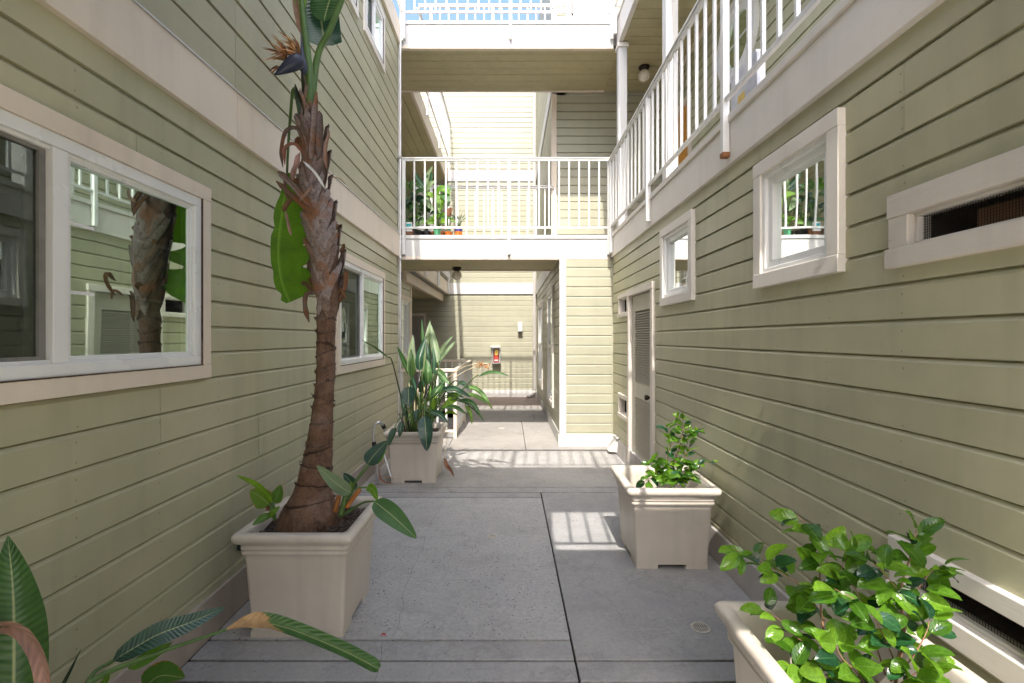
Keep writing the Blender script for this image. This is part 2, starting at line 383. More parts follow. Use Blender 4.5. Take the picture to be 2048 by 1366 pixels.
# ------------------------------------------------------------------ wall building blocks
def subtract(a, b, cuts):
    out = [(a, b)]
    for c, d in cuts:
        nx = []
        for p, q in out:
            if d <= p or c >= q: nx.append((p, q)); continue
            if c > p + 1e-4: nx.append((p, c))
            if d < q - 1e-4: nx.append((d, q))
        out = nx
    return out
def profile(r0, p, a, b, dw):
    pts = [(r0, .002), (r0, .021+dw), (r0+p-.021, .021+dw), (r0+p-.0075, .011+dw), (r0+p-.0045, .002), (r0+p, .0019)]
    out = []
    for i, (z, w) in enumerate(pts):
        if a - 1e-6 <= z <= b + 1e-6: out.append((z, w))
        if i < len(pts)-1:
            z2, w2 = pts[i+1]
            for c in (a, b):
                if z < c - 1e-6 and c + 1e-6 < z2:
                    out.append((c, w + (w2-w)*(c-z)/(z2-z)))
    out.sort(key=lambda q: q[0])
    if out and out[0][1] > .0021 and abs(out[0][0]-r0) < 1e-5: out = [(r0, .002)] + [q for q in out if not (abs(q[0]-r0) < 1e-5 and q[1] < .003)]
    return out
def siding(parent, F, u0, u1, z0, z1, p, ph, mat, holes=(), joints=(), jig=.001):
    k = math.floor((z0 - ph)/p)
    while ph + k*p < z1 - .004:
        r0 = ph + k*p; k += 1
        a, b = max(r0, z0), min(r0+p, z1)
        if b - a < .006: continue
        mid = (a+b)/2
        cutsu = sorted(j[0] for j in joints if j[1] <= mid <= j[2] and u0 < j[0] < u1)
        es = [u0] + cutsu + [u1]
        for s0, s1 in zip(es[:-1], es[1:]):
            s0 += .0015 if s0 != u0 else 0; s1 -= .0015 if s1 != u1 else 0
            hs = [h for h in holes if h[0] < s1 and h[1] > s0 and h[2] < b and h[3] > a]
            br = sorted(set([s0, s1] + [min(max(x, s0), s1) for h in hs for x in h[:2]]))
            cur = None; dw = R.uniform(-jig, jig)
            def flush(mb):
                if mb and mb.f: build('siding_board', mb, mat, parent)
            for c, d in zip(br[:-1], br[1:]):
                m = (c+d)/2
                rng = subtract(a, b, [(h[2], h[3]) for h in hs if h[0] <= m <= h[1]])
                if not rng: flush(cur); cur = None; continue
                if cur is None: cur = MB()
                for ra, rb in rng:
                    pr = profile(r0, p, ra, rb, dw); n = len(pr)
                    if n < 2: continue
                    vs = [F.P(c, z, w) for z, w in pr] + [F.P(d, z, w) for z, w in pr] + [F.P(c, pr[0][0], 0), F.P(c, pr[-1][0], 0), F.P(d, pr[0][0], 0), F.P(d, pr[-1][0], 0)]
                    fs = [(i, i+1, n+i+1, n+i) for i in range(n-1)]
                    fs += [tuple([2*n] + list(range(n)) + [2*n+1]), tuple([2*n+2] + list(range(n, 2*n)) + [2*n+3])]
                    cur.add(vs, fs)
            flush(cur)
def backing(parent, F, u0, u1, z0, z1, holes=(), depth=.25, name='wall', mat=None):
    us = sorted(set([u0, u1] + [x for h in holes for x in h[:2] if u0 < x < u1])); mb = MB()
    for c, d in zip(us[:-1], us[1:]):
        m = (c+d)/2
        for a, b in subtract(z0, z1, [(h[2], h[3]) for h in holes if h[0] <= m <= h[1]]): mb.fbox(F, c, d, a, b, -depth, .0)
    return build(name, mb, mat or M['bwall'], parent)
def nails(parent, F, us, z0, z1, p, ph, mat, holes=()):
    mb = MB(); k = math.ceil((z0-ph)/p)
    while ph+k*p+.1 < z1:
        for u in us:
            uu = u + R.uniform(-.012, .012)
            for dz in (.018, .090):
                z = ph+k*p+dz+R.uniform(-.004, .004)
                if R.random() < .18 or any(h[0]-.1 < uu < h[1]+.1 and h[2]-.1 < z < h[3]+.1 for h in holes): continue
                b = len(mb.v); r = .0042
                vs = [F.P(uu + r*math.cos(q*1.047), z + r*math.sin(q*1.047), .0225) for q in range(6)] + [F.P(uu, z, .0238)]
                mb.add(vs, [(q, (q+1) % 6, 6) for q in range(6)])
        k += 1
    return build('nail_heads', mb, mat, parent, kind='stuff')

def casing(mb, F, u0, u1, z0, z1, t, w0, w1, lap=.0, tb=None):
    tb = tb or t
    mb.fbox(F, u0-lap, u1+lap, z1-t, z1, w0, w1+.002)
    mb.fbox(F, u0-lap, u1+lap, z0, z0+tb, w0, w1+.002)
    mb.fbox(F, u0, u0+t, z0+tb, z1-t, w0, w1)
    mb.fbox(F, u1-t, u1, z0+tb, z1-t, w0, w1)
def ring(mb, F, u0, u1, z0, z1, t, w0, w1):
    mb.fbox(F, u0, u1, z1-t, z1, w0, w1); mb.fbox(F, u0, u1, z0, z0+t, w0, w1)
    mb.fbox(F, u0, u0+t, z0+t, z1-t, w0, w1); mb.fbox(F, u1-t, u1, z0+t, z1-t, w0, w1)
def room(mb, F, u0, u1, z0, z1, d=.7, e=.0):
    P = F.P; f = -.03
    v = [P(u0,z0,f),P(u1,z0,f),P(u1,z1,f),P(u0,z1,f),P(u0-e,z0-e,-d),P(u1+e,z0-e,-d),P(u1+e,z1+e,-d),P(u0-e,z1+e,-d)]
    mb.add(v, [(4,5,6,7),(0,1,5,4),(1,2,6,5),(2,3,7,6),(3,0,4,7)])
def quad(mb, F, u0, u1, z0, z1, w):
    mb.add([F.P(u0,z0,w),F.P(u1,z0,w),F.P(u1,z1,w),F.P(u0,z1,w)], [(0,1,2,3)])
def hole_of(u0, u1, z0, z1, t): return (u0+t-.012, u1-t+.012, z0+t-.012, z1-t+.012)

def slider(parent, F, u0, u1, z0, z1, t, mul, screen_lo, trim, grid=True, curt=None, extra=None):
    cs = MB(); casing(cs, F, u0, u1, z0, z1, t, .0, .040)
    win = build('window', cs, trim, parent, bevel=.003)
    a, b, c, d = u0+t, u1-t, z0+t, z1-t
    ck = MB(); ck.fbox(F, a-.002, b+.002, c-.0035, c+.001, .02, .0435); ck.fbox(F, b-.001, b+.002, c, d, .02, .0418); build('caulk_gap', ck, M['scar'], win)
    fr = MB(); ring(fr, F, a, b, c, d, .045, -.03, .034); ring(fr, F, a+.012, b-.012, c+.012, d-.012, .045, -.03, .020)
    fr.fbox(F, mul-.028, mul+.028, c+.045, d-.045, -.02, .030)
    build('frame', fr, M['vinyl'], win, bevel=.003)
    sides = [(a+.05, mul-.03), (mul+.03, b-.05)]
    for i, (p, q) in enumerate(sides):
        scr = (i == 0) == screen_lo
        if scr:
            s = MB(); ring(s, F, p, q, c+.047, d-.047, .022, -.012, .006); build('screen_frame', s, M['screen_frame'], win)
            g = MB(); quad(g, F, p+.02, q-.02, c+.065, d-.065, -.004); build('screen', g, M['glass_dark'], win)
        else:
            s = MB(); ring(s, F, p, q, c+.046, d-.046, .020, -.012, .016); build('sash', s, M['vinyl'], win, bevel=.002)
            g = MB(); g.add([F.P(p+.015,c+.06,-.010),F.P(q-.015,c+.06,.010),F.P(q-.015,d-.06,.010),F.P(p+.015,d-.06,-.010)], [(0,1,2,3)]); build('pane', g, M['glass'], win)
            if grid:
                for zz in (c+(d-c)*.36, c+(d-c)*.66):
                    m = MB(); m.fbox(F, p+.018, q-.018, zz-.006, zz+.006, -.014, -.006); build('muntin', m, M['vinyl'], win)
                m = MB(); uu = (p+q)/2; m.fbox(F, uu-.006, uu+.006, c+.062, d-.062, -.0145, -.0065); build('muntin', m, M['vinyl'], win)
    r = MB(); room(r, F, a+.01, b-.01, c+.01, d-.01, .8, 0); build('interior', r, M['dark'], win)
    for cu in (curt or []):
        m = MB(); n = 40
        for i in range(n+1):
            u = cu[0] + (cu[1]-cu[0])*i/n; w = -.16 + .022*math.sin(i*.9) + .012*math.sin(i*2.3)
            m.v += [F.P(u, c+.02, w), F.P(u, d-.03, w)]
        for i in range(n): m.f.append([2*i, 2*i+2, 2*i+3, 2*i+1]); m.m.append(0)
        build('curtain', m, M['curtain'], win, smooth=True)
    if extra: extra(win)
    return win
def fixed(parent, F, u0, u1, z0, z1, t, trim, proud=.032, curt=True):
    cs = MB(); casing(cs, F, u0, u1, z0, z1, t, 0, proud+.022)
    win = build('window', cs, trim, parent, bevel=.003)
    a, b, c, d = u0+t, u1-t, z0+t, z1-t
    fr = MB(); ring(fr, F, a-.002, b+.002, c-.002, d+.002, .028, -.02, proud+.008); ring(fr, F, a+.02, b-.02, c+.02, d-.02, .045, -.03, proud-.012)
    build('frame', fr, M['vinyl'], win, bevel=.004)
    g = MB(); quad(g, F, a+.05, b-.05, c+.05, d-.05, -.006); build('pane', g, M['glass_clear'], win)
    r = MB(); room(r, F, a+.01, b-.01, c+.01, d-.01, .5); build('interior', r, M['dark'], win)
    return win
def vent(parent, F, u0, u1, z0, z1, t, mat, tb=None, mesh=True, name='vent'):
    tb = tb or t
    cs = MB(); cs.fbox(F, u0-.004, u1+.004, z1-t, z1, 0, .048); cs.fbox(F, u0-.01, u1+.01, z0, z0+tb, 0, .052)
    cs.fbox(F, u0, u0+t, z0+tb, z1-t, 0, .045); cs.fbox(F, u1-t, u1, z0+tb, z1-t, 0, .045)
    v = build(name, cs, mat, parent, bevel=.004)
    a, b, c, d = u0+t, u1-t, z0+tb, z1-t
    fr = MB(); ring(fr, F, a, b, c, d, .012, -.03, .018); build('frame', fr, M['creamR'], v, bevel=.002)
    r = MB(); room(r, F, a+.005, b-.005, c+.005, d-.005, .3); build('interior', r, M['dark'], v)
    if mesh:
        m = MB(); st = .009; u = a+.012
        while u < b-.012: m.fbox(F, u, u+.0011, c+.012, d-.012, -.004, -.003); u += st
        z = c+.014
        while z < d-.012: m.fbox(F, a+.012, b-.012, z, z+.0011, -.0028, -.0018); z += st
        build('wire_mesh', m, M['bronze'], v, kind='stuff')
    return v

BAL = {}
def bal_mesh(h, r=.010):
    k = (round(h, 3), r)
    if k not in BAL:
        mb = MB().box(-r, r, -r, r, 0, h); BAL[k] = mesh_of('baluster', mb, M['metal_white'])
    return BAL[k]
def railing(parent, p0, p1, zdeck, ztop, posts=(), gap=.15, low=.10, drop=.28, skip_low=False, rust=(), r=.010, start=None):
    """posts are distances from p0; posts run down past the deck edge by drop"""
    p0, p1 = Vector(p0), Vector(p1); L = (p1-p0).length; d = (p1-p0)/L; q = Vector((-d.y, d.x))
    def bar(mb, a, b, z0, z1, w):
        A, B = p0+d*a, p0+d*b
        mb.hexa([(*(A-q*w).xy, z0), (*(B-q*w).xy, z0), (*(B+q*w).xy, z0), (*(A+q*w).xy, z0), (*(A-q*w).xy, z1), (*(B-q*w).xy, z1), (*(B+q*w).xy, z1), (*(A+q*w).xy, z1)])
    mb = MB(); bar(mb, 0, L, ztop-.018, ztop, .028); bar(mb, 0, L, ztop-.045, ztop-.0185, .017)
    rl = build('railing', mb, M['metal_white'], parent, bevel=.003)
    mb = MB(); bar(mb, 0, L, zdeck+low-.013, zdeck+low+.013, .013); build('bottom_rail', mb, M['metal_white'], rl, bevel=.002)
    for i, s in enumerate(posts):
        mb = MB(); bar(mb, s-.021, s+.021, zdeck-drop, ztop-.046, .021)
        po = build('post', mb, M['metal_white'], rl, bevel=.003)
        if i in rust:
            m2 = MB(); A = p0+d*s; m2.box(A.x-.0225, A.x+.0225, A.y-.0225, A.y+.0225, zdeck-drop-.003, zdeck-drop+.026); build('rusty_foot', m2, M['rust'], rl)
    es = sorted(set([0, L] + list(posts)))
    h = ztop-.046-(zdeck+low+.0135)
    for a, b in zip(es[:-1], es[1:]):
        n = max(1, round((b-a)/gap))
        for k in range(1, n):
            c = p0+d*(a+(b-a)*k/n); inst('baluster', bal_mesh(h, r), rl, (c.x, c.y, zdeck+low+.0132))
    return rl
def soffit(parent, x0, x1, y0, y1, z, along, p=.175, ph=0, mat=None):
    """boards on the underside, each its own piece"""
    a, b = (y0, y1) if along == 'X' else (x0, x1)
    k = math.floor((a-ph)/p)
    while ph+k*p < b-.004:
        c, d = max(a, ph+k*p+.0045), min(b, ph+(k+1)*p-.0045); k += 1
        if d-c < .01: continue
        dz = R.uniform(-.002, .002); mb = MB()
        if along == 'X': mb.box(x0, x1, c, d, z+dz, z+.02)
        else: mb.box(c, d, y0, y1, z+dz, z+.02)
        build('soffit_board', mb, mat or M['soffit'], parent, bevel=.003)

# ------------------------------------------------------------------ the setting: ground and paving
g = MB(); g.add([(-400,-400,-1.3),(400,-400,-1.3),(400,400,-1.3),(-400,400,-1.3)], [(0,1,2,3)])
ground = build('ground', g, M['earth'], kind='structure')
fl = MB()
for r in ((-3.4,1.5,-2.6,7.12),(-.835,1.5,7.12,10.0),(-3.4,1.5,10.0,12.2),(-3.4,-1.70,7.12,10.0)):
    fl.box(r[0], r[1], r[2], r[3], -.20, -.022)
floor = build('concrete_floor', fl, M['hole'], kind='structure')
SL = [(-1.49,.304,2.380,4.485,'conc_rough',0), (.313,1.40,2.229,4.634,'conc',0), (-1.49,.304,4.499,4.634,'conc',0),
      (-1.49,1.40,4.650,4.794,'conc',0), (-1.6,1.43,4.810,6.36,'conc_mid',0), (-1.49,.304,2.229,2.365,'conc',0),
      (-1.49,.304,2.089,2.214,'conc',0), (.313,1.40,2.089,2.214,'conc',0), (-1.49,.304,.2,2.074,'conc',0), (.313,1.40,.2,2.074,'conc',0),
      (-1.49,1.40,-2.6,.19,'conc_bounce',0),  # unseen strip whitened to bounce light
      (-.83,.222,6.366,8.60,'conc_pale',.012), (.229,.70,6.366,8.60,'conc_pale',.012), (.70,1.43,6.366,6.56,'conc_pale',.012),
      (-1.76,-.837,6.366,7.09,'conc_pale',.012), (-.83,.47,8.607,9.30,'conc_pale',.012), (.477,.70,8.607,9.30,'conc_pale',.012),
      (-.83,.70,9.307,10.45,'conc_pale',.012), (-3.3,.70,10.457,12.12,'conc_red',.010), (-3.3,-.837,10.02,10.45,'conc_pale',.012), (-3.3,-1.74,7.12,10.01,'conc_pale',.012)]
for x0,x1,y0,y1,m,z in SL: build('paving_slab', MB().box(x0,x1,y0,y1,-.021,z), M[m], floor, bevel=.004)
pit = MB(); P_ = [(-1.70,7.12),(-.835,7.12),(-.835,10.0),(-1.70,10.0)]
pit.add([(x,y,0.0) for x,y in P_] + [(x,y,-1.0) for x,y in P_], [(4,5,6,7),(0,1,5,4),(1,2,6,5),(2,3,7,6),(3,0,4,7)])
build('stairwell', pit, M['conc'], floor)
for k in range(6):
    build('stair_step', MB().box(-1.69,-.845,7.6+k*.38,10.0,-.999,-.17-.16*k) if k < 5 else MB().box(-1.69,-.845,9.5,9.9,-.999,-.97), M['conc_mid'], floor)
build('bounce_ground', MB().box(-30,30,-60,-2.605,-.3,-.004), M['conc_bounce'], kind='structure')  # unseen bright ground added behind the viewer to bounce light in
def crack(pts, w, name='crack'):
    mb = MB(); q = catmull(pts, 60)
    for i, p in enumerate(q):
        p = p + Vector((noise.noise(p*9)*.016, noise.noise(p*11+Vector((3,1,0)))*.016, 0)); ww = w*(.5+.8*abs(noise.noise(p*23)))
        mb.v += [Vector((p.x-ww, p.y, .0012)), Vector((p.x+ww, p.y+.001, .0012))]
    for i in range(60): mb.f.append([2*i,2*i+1,2*i+3,2*i+2]); mb.m.append(0)
    build(name, mb, M['hole'], floor)
def gp(px, py): 
    Y = H*FPX/(py-VY); return Vector(((px-VX)/FPX*Y, Y, 0))
crack([gp(888,1003), gp(862,1045), gp(838,1110), gp(808,1180), gp(805,1215), gp(790,1265), gp(768,1279)], .0009)
crack([gp(766,1282), gp(762,1320), gp(748,1364)], .0010)
crack([gp(890,975), gp(905,985)], .002)

# ------------------------------------------------------------------ left building
LB = thing('apartment_building', 'sage green building along the left with two sliding windows and a cream band between storeys', 'building', (-1.55, 3, 0))
FL = Frame((-1.527, 0, 0), (0,1,0), (1,0,0))
wL1 = (.85, 2.386, 1.303, 2.244, .068); wL2 = (4.14, 5.74, 1.18, 2.28, .075)
wU1 = (4.93, 5.74, 4.68, 5.36, .07); wU2 = (3.92, 4.73, 4.66, 5.36, .07)
hl = [hole_of(*w) for w in (wL1, wL2)]; hu = [hole_of(*w) for w in (wU1, wU2)]
backing(LB, FL, -2.6, 6.52, 0, 5.6, hl+hu, .22)
build('roof_deck', MB().box(-6,-1.56,-2.6,6.5,5.6,5.78), M['bwall'], LB)
build('end_wall', MB().box(-6,-1.53,6.48,6.52,0,5.6), M['bwall'], LB); build('front_wall', MB().box(-6,-1.53,-2.62,-2.58,0,5.6), M['bwall'], LB); build('rear_wall', MB().box(-6.2,-6,-2.6,6.5,0,5.6), M['bwall'], LB)
siding(LB, FL, -2.6, 6.49, .200, 2.60, .1295, .2685-.1295, M['siding'], hl, [(1.93,1.95,2.33),(2.063,1.04,1.30),(2.875,.79,1.04),(4.55,.52,.66),(-1,0,3)])
siding(LB, FL, -2.6, 6.49, 2.80, 5.56, .176, 2.845, M['siding_up'], hu, [(2.63,2.8,3.4),(3.9,3.9,4.3),(2.2,4.1,4.6)])
nails(LB, FL, [1.66+.405*i for i in range(12)], .2, 2.55, .1295, .139, M['nail'], hl)
sk = MB().box(-1.510,-1.49,-2.6,6.5,0,.207); build('skirting_board', sk, M['skirt'], LB, bevel=.004)
bd = MB()
for a, b in ((-2.6, 2.597), (2.600, 6.515)):
    z0 = lambda y: 2.572+.0045*(y-1.5); z1 = lambda y: 2.822+.017*(y-1.8)
    bd.hexa([(-1.53,a,z0(a)),(-1.478,a,z0(a)),(-1.478,b,z0(b)),(-1.53,b,z0(b)),(-1.53,a,z1(a)),(-1.478,a,z1(a)),(-1.478,b,z1(b)),(-1.53,b,z1(b))])
build('band_board', bd, M['cream'], LB, bevel=.003)
fb = MB(); a, b = -2.6, 6.515
fb.hexa([(-1.53,a,z1(a)+.001),(-1.470,a,z1(a)+.001),(-1.470,b,z1(b)+.001),(-1.53,b,z1(b)+.001),(-1.53,a,z1(a)+.012),(-1.472,a,z1(a)+.010),(-1.472,b,z1(b)+.010),(-1.53,b,z1(b)+.012)])
build('flashing', fb, M['white'], LB)
build('parapet_band', MB().box(-1.56,-1.478,-2.6,6.52,5.50,5.79), M['cream'], LB, bevel=.004)
def cab(win):
    m = MB(); m.fbox(FL, 4.2, 4.88, 1.28, 1.62, -.75, -.35); build('cabinet', m, M['cabinet'], win)
slider(LB, FL, *wL1, 1.597, True, M['cream'], True, [(.95, 1.25), (1.66, 1.83)])
slider(LB, FL, *wL2, 4.90, True, M['cream'], True, [(4.36, 4.56)], cab)
for w in (wU1, wU2): slider(LB, FL, *w, (w[0]+w[1])/2, True, M['creamR'], False, [(w[0]+.1, w[1]-.1)])
build('corner_board', MB().box(-1.53,-1.492,6.492,6.545,0,5.5), M['white'], LB, bevel=.003)
dp = MB().tube([(-1.468,6.45,.05),(-1.468,6.45,2.0),(-1.468,6.45,5.60)], .012, 8); build('conduit_pipe', dp, M['metal_white'], LB, smooth=True)
for z in (3.93, 2.55): build('pipe_bracket', MB().box(-1.50,-1.450,6.43,6.47,z,z+.03), M['galv'], LB)
railing(LB, (-1.455, 6.50), (-1.455, -2.5), 5.79, 6.86, [0.02,1.7,3.4,5.1,6.8], .15, .13, .26)
# recessed ground-floor wall behind the corner, with its grid window
FJ = Frame((-1.77, 0, 0), (0,1,0), (1,0,0)); wJ = (7.45, 8.36, 1.10, 2.20, .07)
backing(LB, FJ, 6.53, 8.50, 0, 2.45, [hole_of(*wJ)], .2)
siding(LB, FJ, 6.53, 8.50, .18, 2.45, .1333, .2, M['siding'], [hole_of(*wJ)])
build('corner_board', MB().box(-1.78,-1.735,8.46,8.54,0,2.45), M['cream'], LB)
wj = fixed(LB, FJ, *wJ, M['cream'])
for k in range(1, 3): build('muntin', MB().fbox(FJ, 7.57, 8.24, 1.2+k*.30, 1.212+k*.30, -.004, .004), M['vinyl'], wj)
build('muntin', MB().fbox(FJ, 7.90, 7.912, 1.22, 2.08, -.0045, .0045), M['vinyl'], wj)

# ------------------------------------------------------------------ right building
RB = thing('apartment_building', 'sage green building along the right with a railed gallery above two small square windows', 'building', (1.5, 3, 0))
FR = Frame((1.441, 0, 0), (0,1,0), (-1,0,0))
wS = (3.64, 4.40, 1.79, 2.485, .072); wB = (2.015, 2.716, 1.78, 2.475, .075)
v1 = (1.20, 1.76, 1.755, 2.022, .085); v2 = (1.22, 1.755, .53, .778, .062)
dR = (4.72, 5.56, .0, 1.985); v3 = (5.63, 6.12, 1.76, 2.045, .05); v4 = (5.63, 6.12, .505, .80, .05)
hr = [hole_of(*w) for w in (wS, wB, v1, v2, v3, v4)] + [(4.715, 5.565, -.1, 1.99)]
backing(RB, FR, -2.6, 6.56, 0, 2.60, hr, .22)
siding(RB, FR, -2.6, 6.54, .185, 2.61, .1335, 1.570-.1335*11, M['siding'], hr, [(1.717,2.23,2.50),(2.72,2.5,2.62),(2.95,.23,.37)])
nails(RB, FR, [1.72+.405*i for i in range(12)], .2, 2.55, .1335, 1.570-.1335*11, M['nail'], hr)
cb = MB()
cb.hexa([(1.386,-2.6,0),(1.445,-2.6,0),(1.445,6.36,0),(1.386,6.36,0),(1.405,-2.6,.188),(1.445,-2.6,.195),(1.445,6.36,.195),(1.405,6.36,.188)])
build('curb', cb, M['curb'], RB, bevel=.006)
build('band_board', MB().box(1.39,1.445,-2.6,6.50,2.597,2.855), M['creamR'], RB, bevel=.004)
build('edge_trim', MB().box(1.375,1.46,-2.6,6.50,2.8555,2.905), M['creamR'], RB, bevel=.006)
build('gallery_deck', MB().box(1.46,2.52,-2.6,7.75,2.70,2.898), M['conc_mid'], RB)
fixed(RB, FR, *wS, M['creamR']); fixed(RB, FR, *wB, M['creamR'])
vv = vent(RB, FR, *v1, M['rough_wood'], .07)
pad = MB(); pad.fbox(FR, 1.33, 1.52, 1.845, 1.91, -.10, -.05); build('insulation_flap', pad, M['brownpot'], vv)
vent(RB, FR, *v2, M['creamR'], .08)
vent(RB, FR, *v3, M['rough_wood'], .05, False); vent(RB, FR, *v4, M['rough_wood'], .05, False)
build('front_wall', MB().box(1.445,7,-2.62,-2.58,0,2.88), M['bwall'], RB); build('roof', MB().box(2.53,7,2.3,7.7,5.6,5.79), M['bwall'], RB); build('lowered_roof', MB().box(2.525,7,-2.6,2.29,2.70,2.88), M['conc_mid'], RB); build('end_wall', MB().box(2.53,7,2.28,2.32,2.9,5.6), M['bwall'], RB); build('rear_wall', MB().box(7,7.1,-2.6,7.7,0,2.88), M['bwall'], RB)  # unseen near end kept one storey low to admit more sky light
# louvred door
dc = MB(); dc.fbox(FR, 4.645, 4.722, 0, 1.985, 0, .05); dc.fbox(FR, 5.558, 5.632, 0, 1.985, 0, .05); dc.fbox(FR, 4.64, 5.635, 1.985, 2.055, 0, .054)
build('door_casing', dc, M['rough_wood'], RB, bevel=.004)
df = MB(); a, b = 4.728, 5.552
for u0, u1 in ((a, a+.11), (b-.11, b)): df.fbox(FR, u0, u1, .03, 1.975, -.03, .008)
for z0, z1 in ((.03,.22), (.83,1.0), (1.80,1.975)): df.fbox(FR, a+.11, b-.11, z0, z1, -.03, .007)
df.fbox(FR, a+.1, b-.1, .2, 1.9, -.045, -.038)
door = build('louvred_door', df, M['door'], RB, bevel=.003)
lm = MB(); F0 = Frame((0,0,0), (0,1,0), (-1,0,0)); Lw = b-a-.22
lm.add([F0.P(0,.010,-.026),F0.P(Lw,.010,-.026),F0.P(Lw,-.010,.006),F0.P(0,-.010,.006),F0.P(0,.015,-.026),F0.P(Lw,.015,-.026),F0.P(Lw,-.005,.006),F0.P(0,-.005,.006)],
       [(0,1,2,3),(4,7,6,5),(0,4,5,1),(1,5,6,2),(2,6,7,3),(3,7,4,0)])
lme = mesh_of('slat', lm, M['door'])
for z0, z1 in ((.225,.825), (1.005,1.795)):
    z = z0+.012
    while z < z1: inst('slat', lme, door, FR.P(a+.11, z, 0)); z += .0262
kn = MB().tube([FR.P(4.80,.90,.008), FR.P(4.80,.90,.03), FR.P(4.80,.90,.045), FR.P(4.80,.90,.07), FR.P(4.80,.90,.078)], [.028,.012,.024,.030,.016], 12)
build('door_knob', kn, M['bronze'], door, smooth=True)
# dryer vent hood and electrical stub at the far end
hd = MB()
hd.hexa([FR.P(6.14,.02,.02),FR.P(6.30,.02,.02),FR.P(6.30,.04,.16),FR.P(6.14,.04,.16),FR.P(6.16,.21,.02),FR.P(6.28,.21,.02),FR.P(6.28,.20,.06),FR.P(6.16,.20,.06)])
hd.fbox(FR, 6.12, 6.32, .205, .222, .02, .07)
build('vent_hood', hd, M['white'], RB, bevel=.004)
cbf = MB(); cbf.box(1.30,1.44,6.32,6.36,0,.19); 
# upper storeys of the right building
FG = Frame((2.52, 0, 0), (0,1,0), (-1,0,0))
backing(RB, FG, 2.3, 7.75, 2.9, 5.8, [], .2); backing(RB, FG, 4.6, 7.75, 5.801, 8.6, [], .2)
siding(RB, FG, 2.2, 7.74, 2.9, 5.46, .1335, 2.9, M['siding'], [(6.55,7.35,2.8,4.87)])
build('frieze_board', MB().fbox(FG, 2.3, 7.74, 5.40, 5.468, .02, .045), M['cream'], RB, bevel=.003)
od = MB(); od.fbox(FG, 6.62, 7.30, 2.9, 4.80, .0, .012); od.fbox(FG, 6.70, 7.22, 3.0, 3.7, .0, .018); od.fbox(FG, 6.70, 7.22, 3.85, 4.7, .0, .018)
odo = build('orange_door', od, M['orange'], RB, bevel=.004)
oc = MB(); oc.fbox(FG, 6.54, 6.62, 2.9, 4.88, .0, .045); oc.fbox(FG, 7.30, 7.38, 2.9, 4.88, .0, .045); oc.fbox(FG, 6.62, 7.30, 4.80, 4.88, .0, .045); build('door_casing', oc, M['cream'], odo)
lk = MB().tube([FG.P(6.68,3.9,.012), FG.P(6.68,3.9,.06)], .02, 10); build('lock', lk, M['bronze'], odo)
def disc(F, u, z, r, w, n=40): return [F.P(u+r*math.cos(2*math.pi*k/n), z+r*math.sin(2*math.pi*k/n), w) for k in range(n)]
def annulus(F, u, z, r0, r1, w0, w1, n=40):
    mb = MB(); rs = [disc(F,u,z,r1,w0), disc(F,u,z,r1,w1), disc(F,u,z,r0,w1), disc(F,u,z,r0,w0)]
    for q in rs: mb.v += q
    for i in range(4):
        for k in range(n):
            j = (i+1) % 4; mb.f.append([i*n+k, i*n+(k+1)%n, j*n+(k+1)%n, j*n+k]); mb.m.append(0)
    return mb
rw = build('round_window', annulus(FG, 5.2, 4.75, .345, .44, .0, .07), M['vinyl'], RB, bevel=.004)
build('frame', annulus(FG, 5.2, 4.75, .275, .347, -.02, .045), M['vinyl'], rw)
gm = MB(); gm.add(disc(FG, 5.2, 4.75, .30, .024), [tuple(range(40))]); build('pane', gm, M['glass'], rw)
gm = MB(); gm.add(disc(FG, 5.2, 4.75, .30, .0215), [tuple(range(40))]); build('interior', gm, M['dark'], rw)
m = MB(); m.fbox(FG, 5.194, 5.206, 4.47, 5.03, .026, .031); m.fbox(FG, 4.92, 5.48, 4.744, 4.756, .0262, .0308); build('muntin', m, M['vinyl'], rw)
for y in (4.47, 6.40):
    build('gallery_post', MB().box(1.47,1.585,y,y+.115,2.899,5.40), M['white_peel'] if y < 5 else M['white'], RB, bevel=.006)
    build('post_cap', MB().box(1.455,1.60,y-.02,y+.135,5.40,5.46), M['creamR'], RB, bevel=.004)
railing(RB, (1.365, 6.47), (1.365, -2.5), 2.905, 3.90, [0.08, 1.78, 3.45, 5.12, 6.79, 8.46], .152, .092, .262, rust=(2,))
build('upper_fascia', MB().box(1.47,1.53,2.3,6.515,5.472,5.80), M['creamR'], RB, bevel=.005)
build('upper_fascia_trim', MB().box(1.455,1.535,2.3,6.50,5.801,5.84), M['creamR'], RB, bevel=.004)
build('upper_gallery_deck', MB().box(1.531,2.52,2.3,7.75,5.52,5.80), M['conc_mid'], RB)
soffit(RB, 1.532, 2.50, 2.3, 7.72, 5.478, 'X')
railing(RB, (1.42, 6.47), (1.42, 4.25), 5.84, 6.88, [0.08, 2.2], .152, .1, .27)
FG3 = Frame((2.52, 0, 0), (0,1,0), (-1,0,0)); siding(RB, FG3, 4.6, 7.74, 5.85, 8.6, .1335, 5.85, M['siding'])

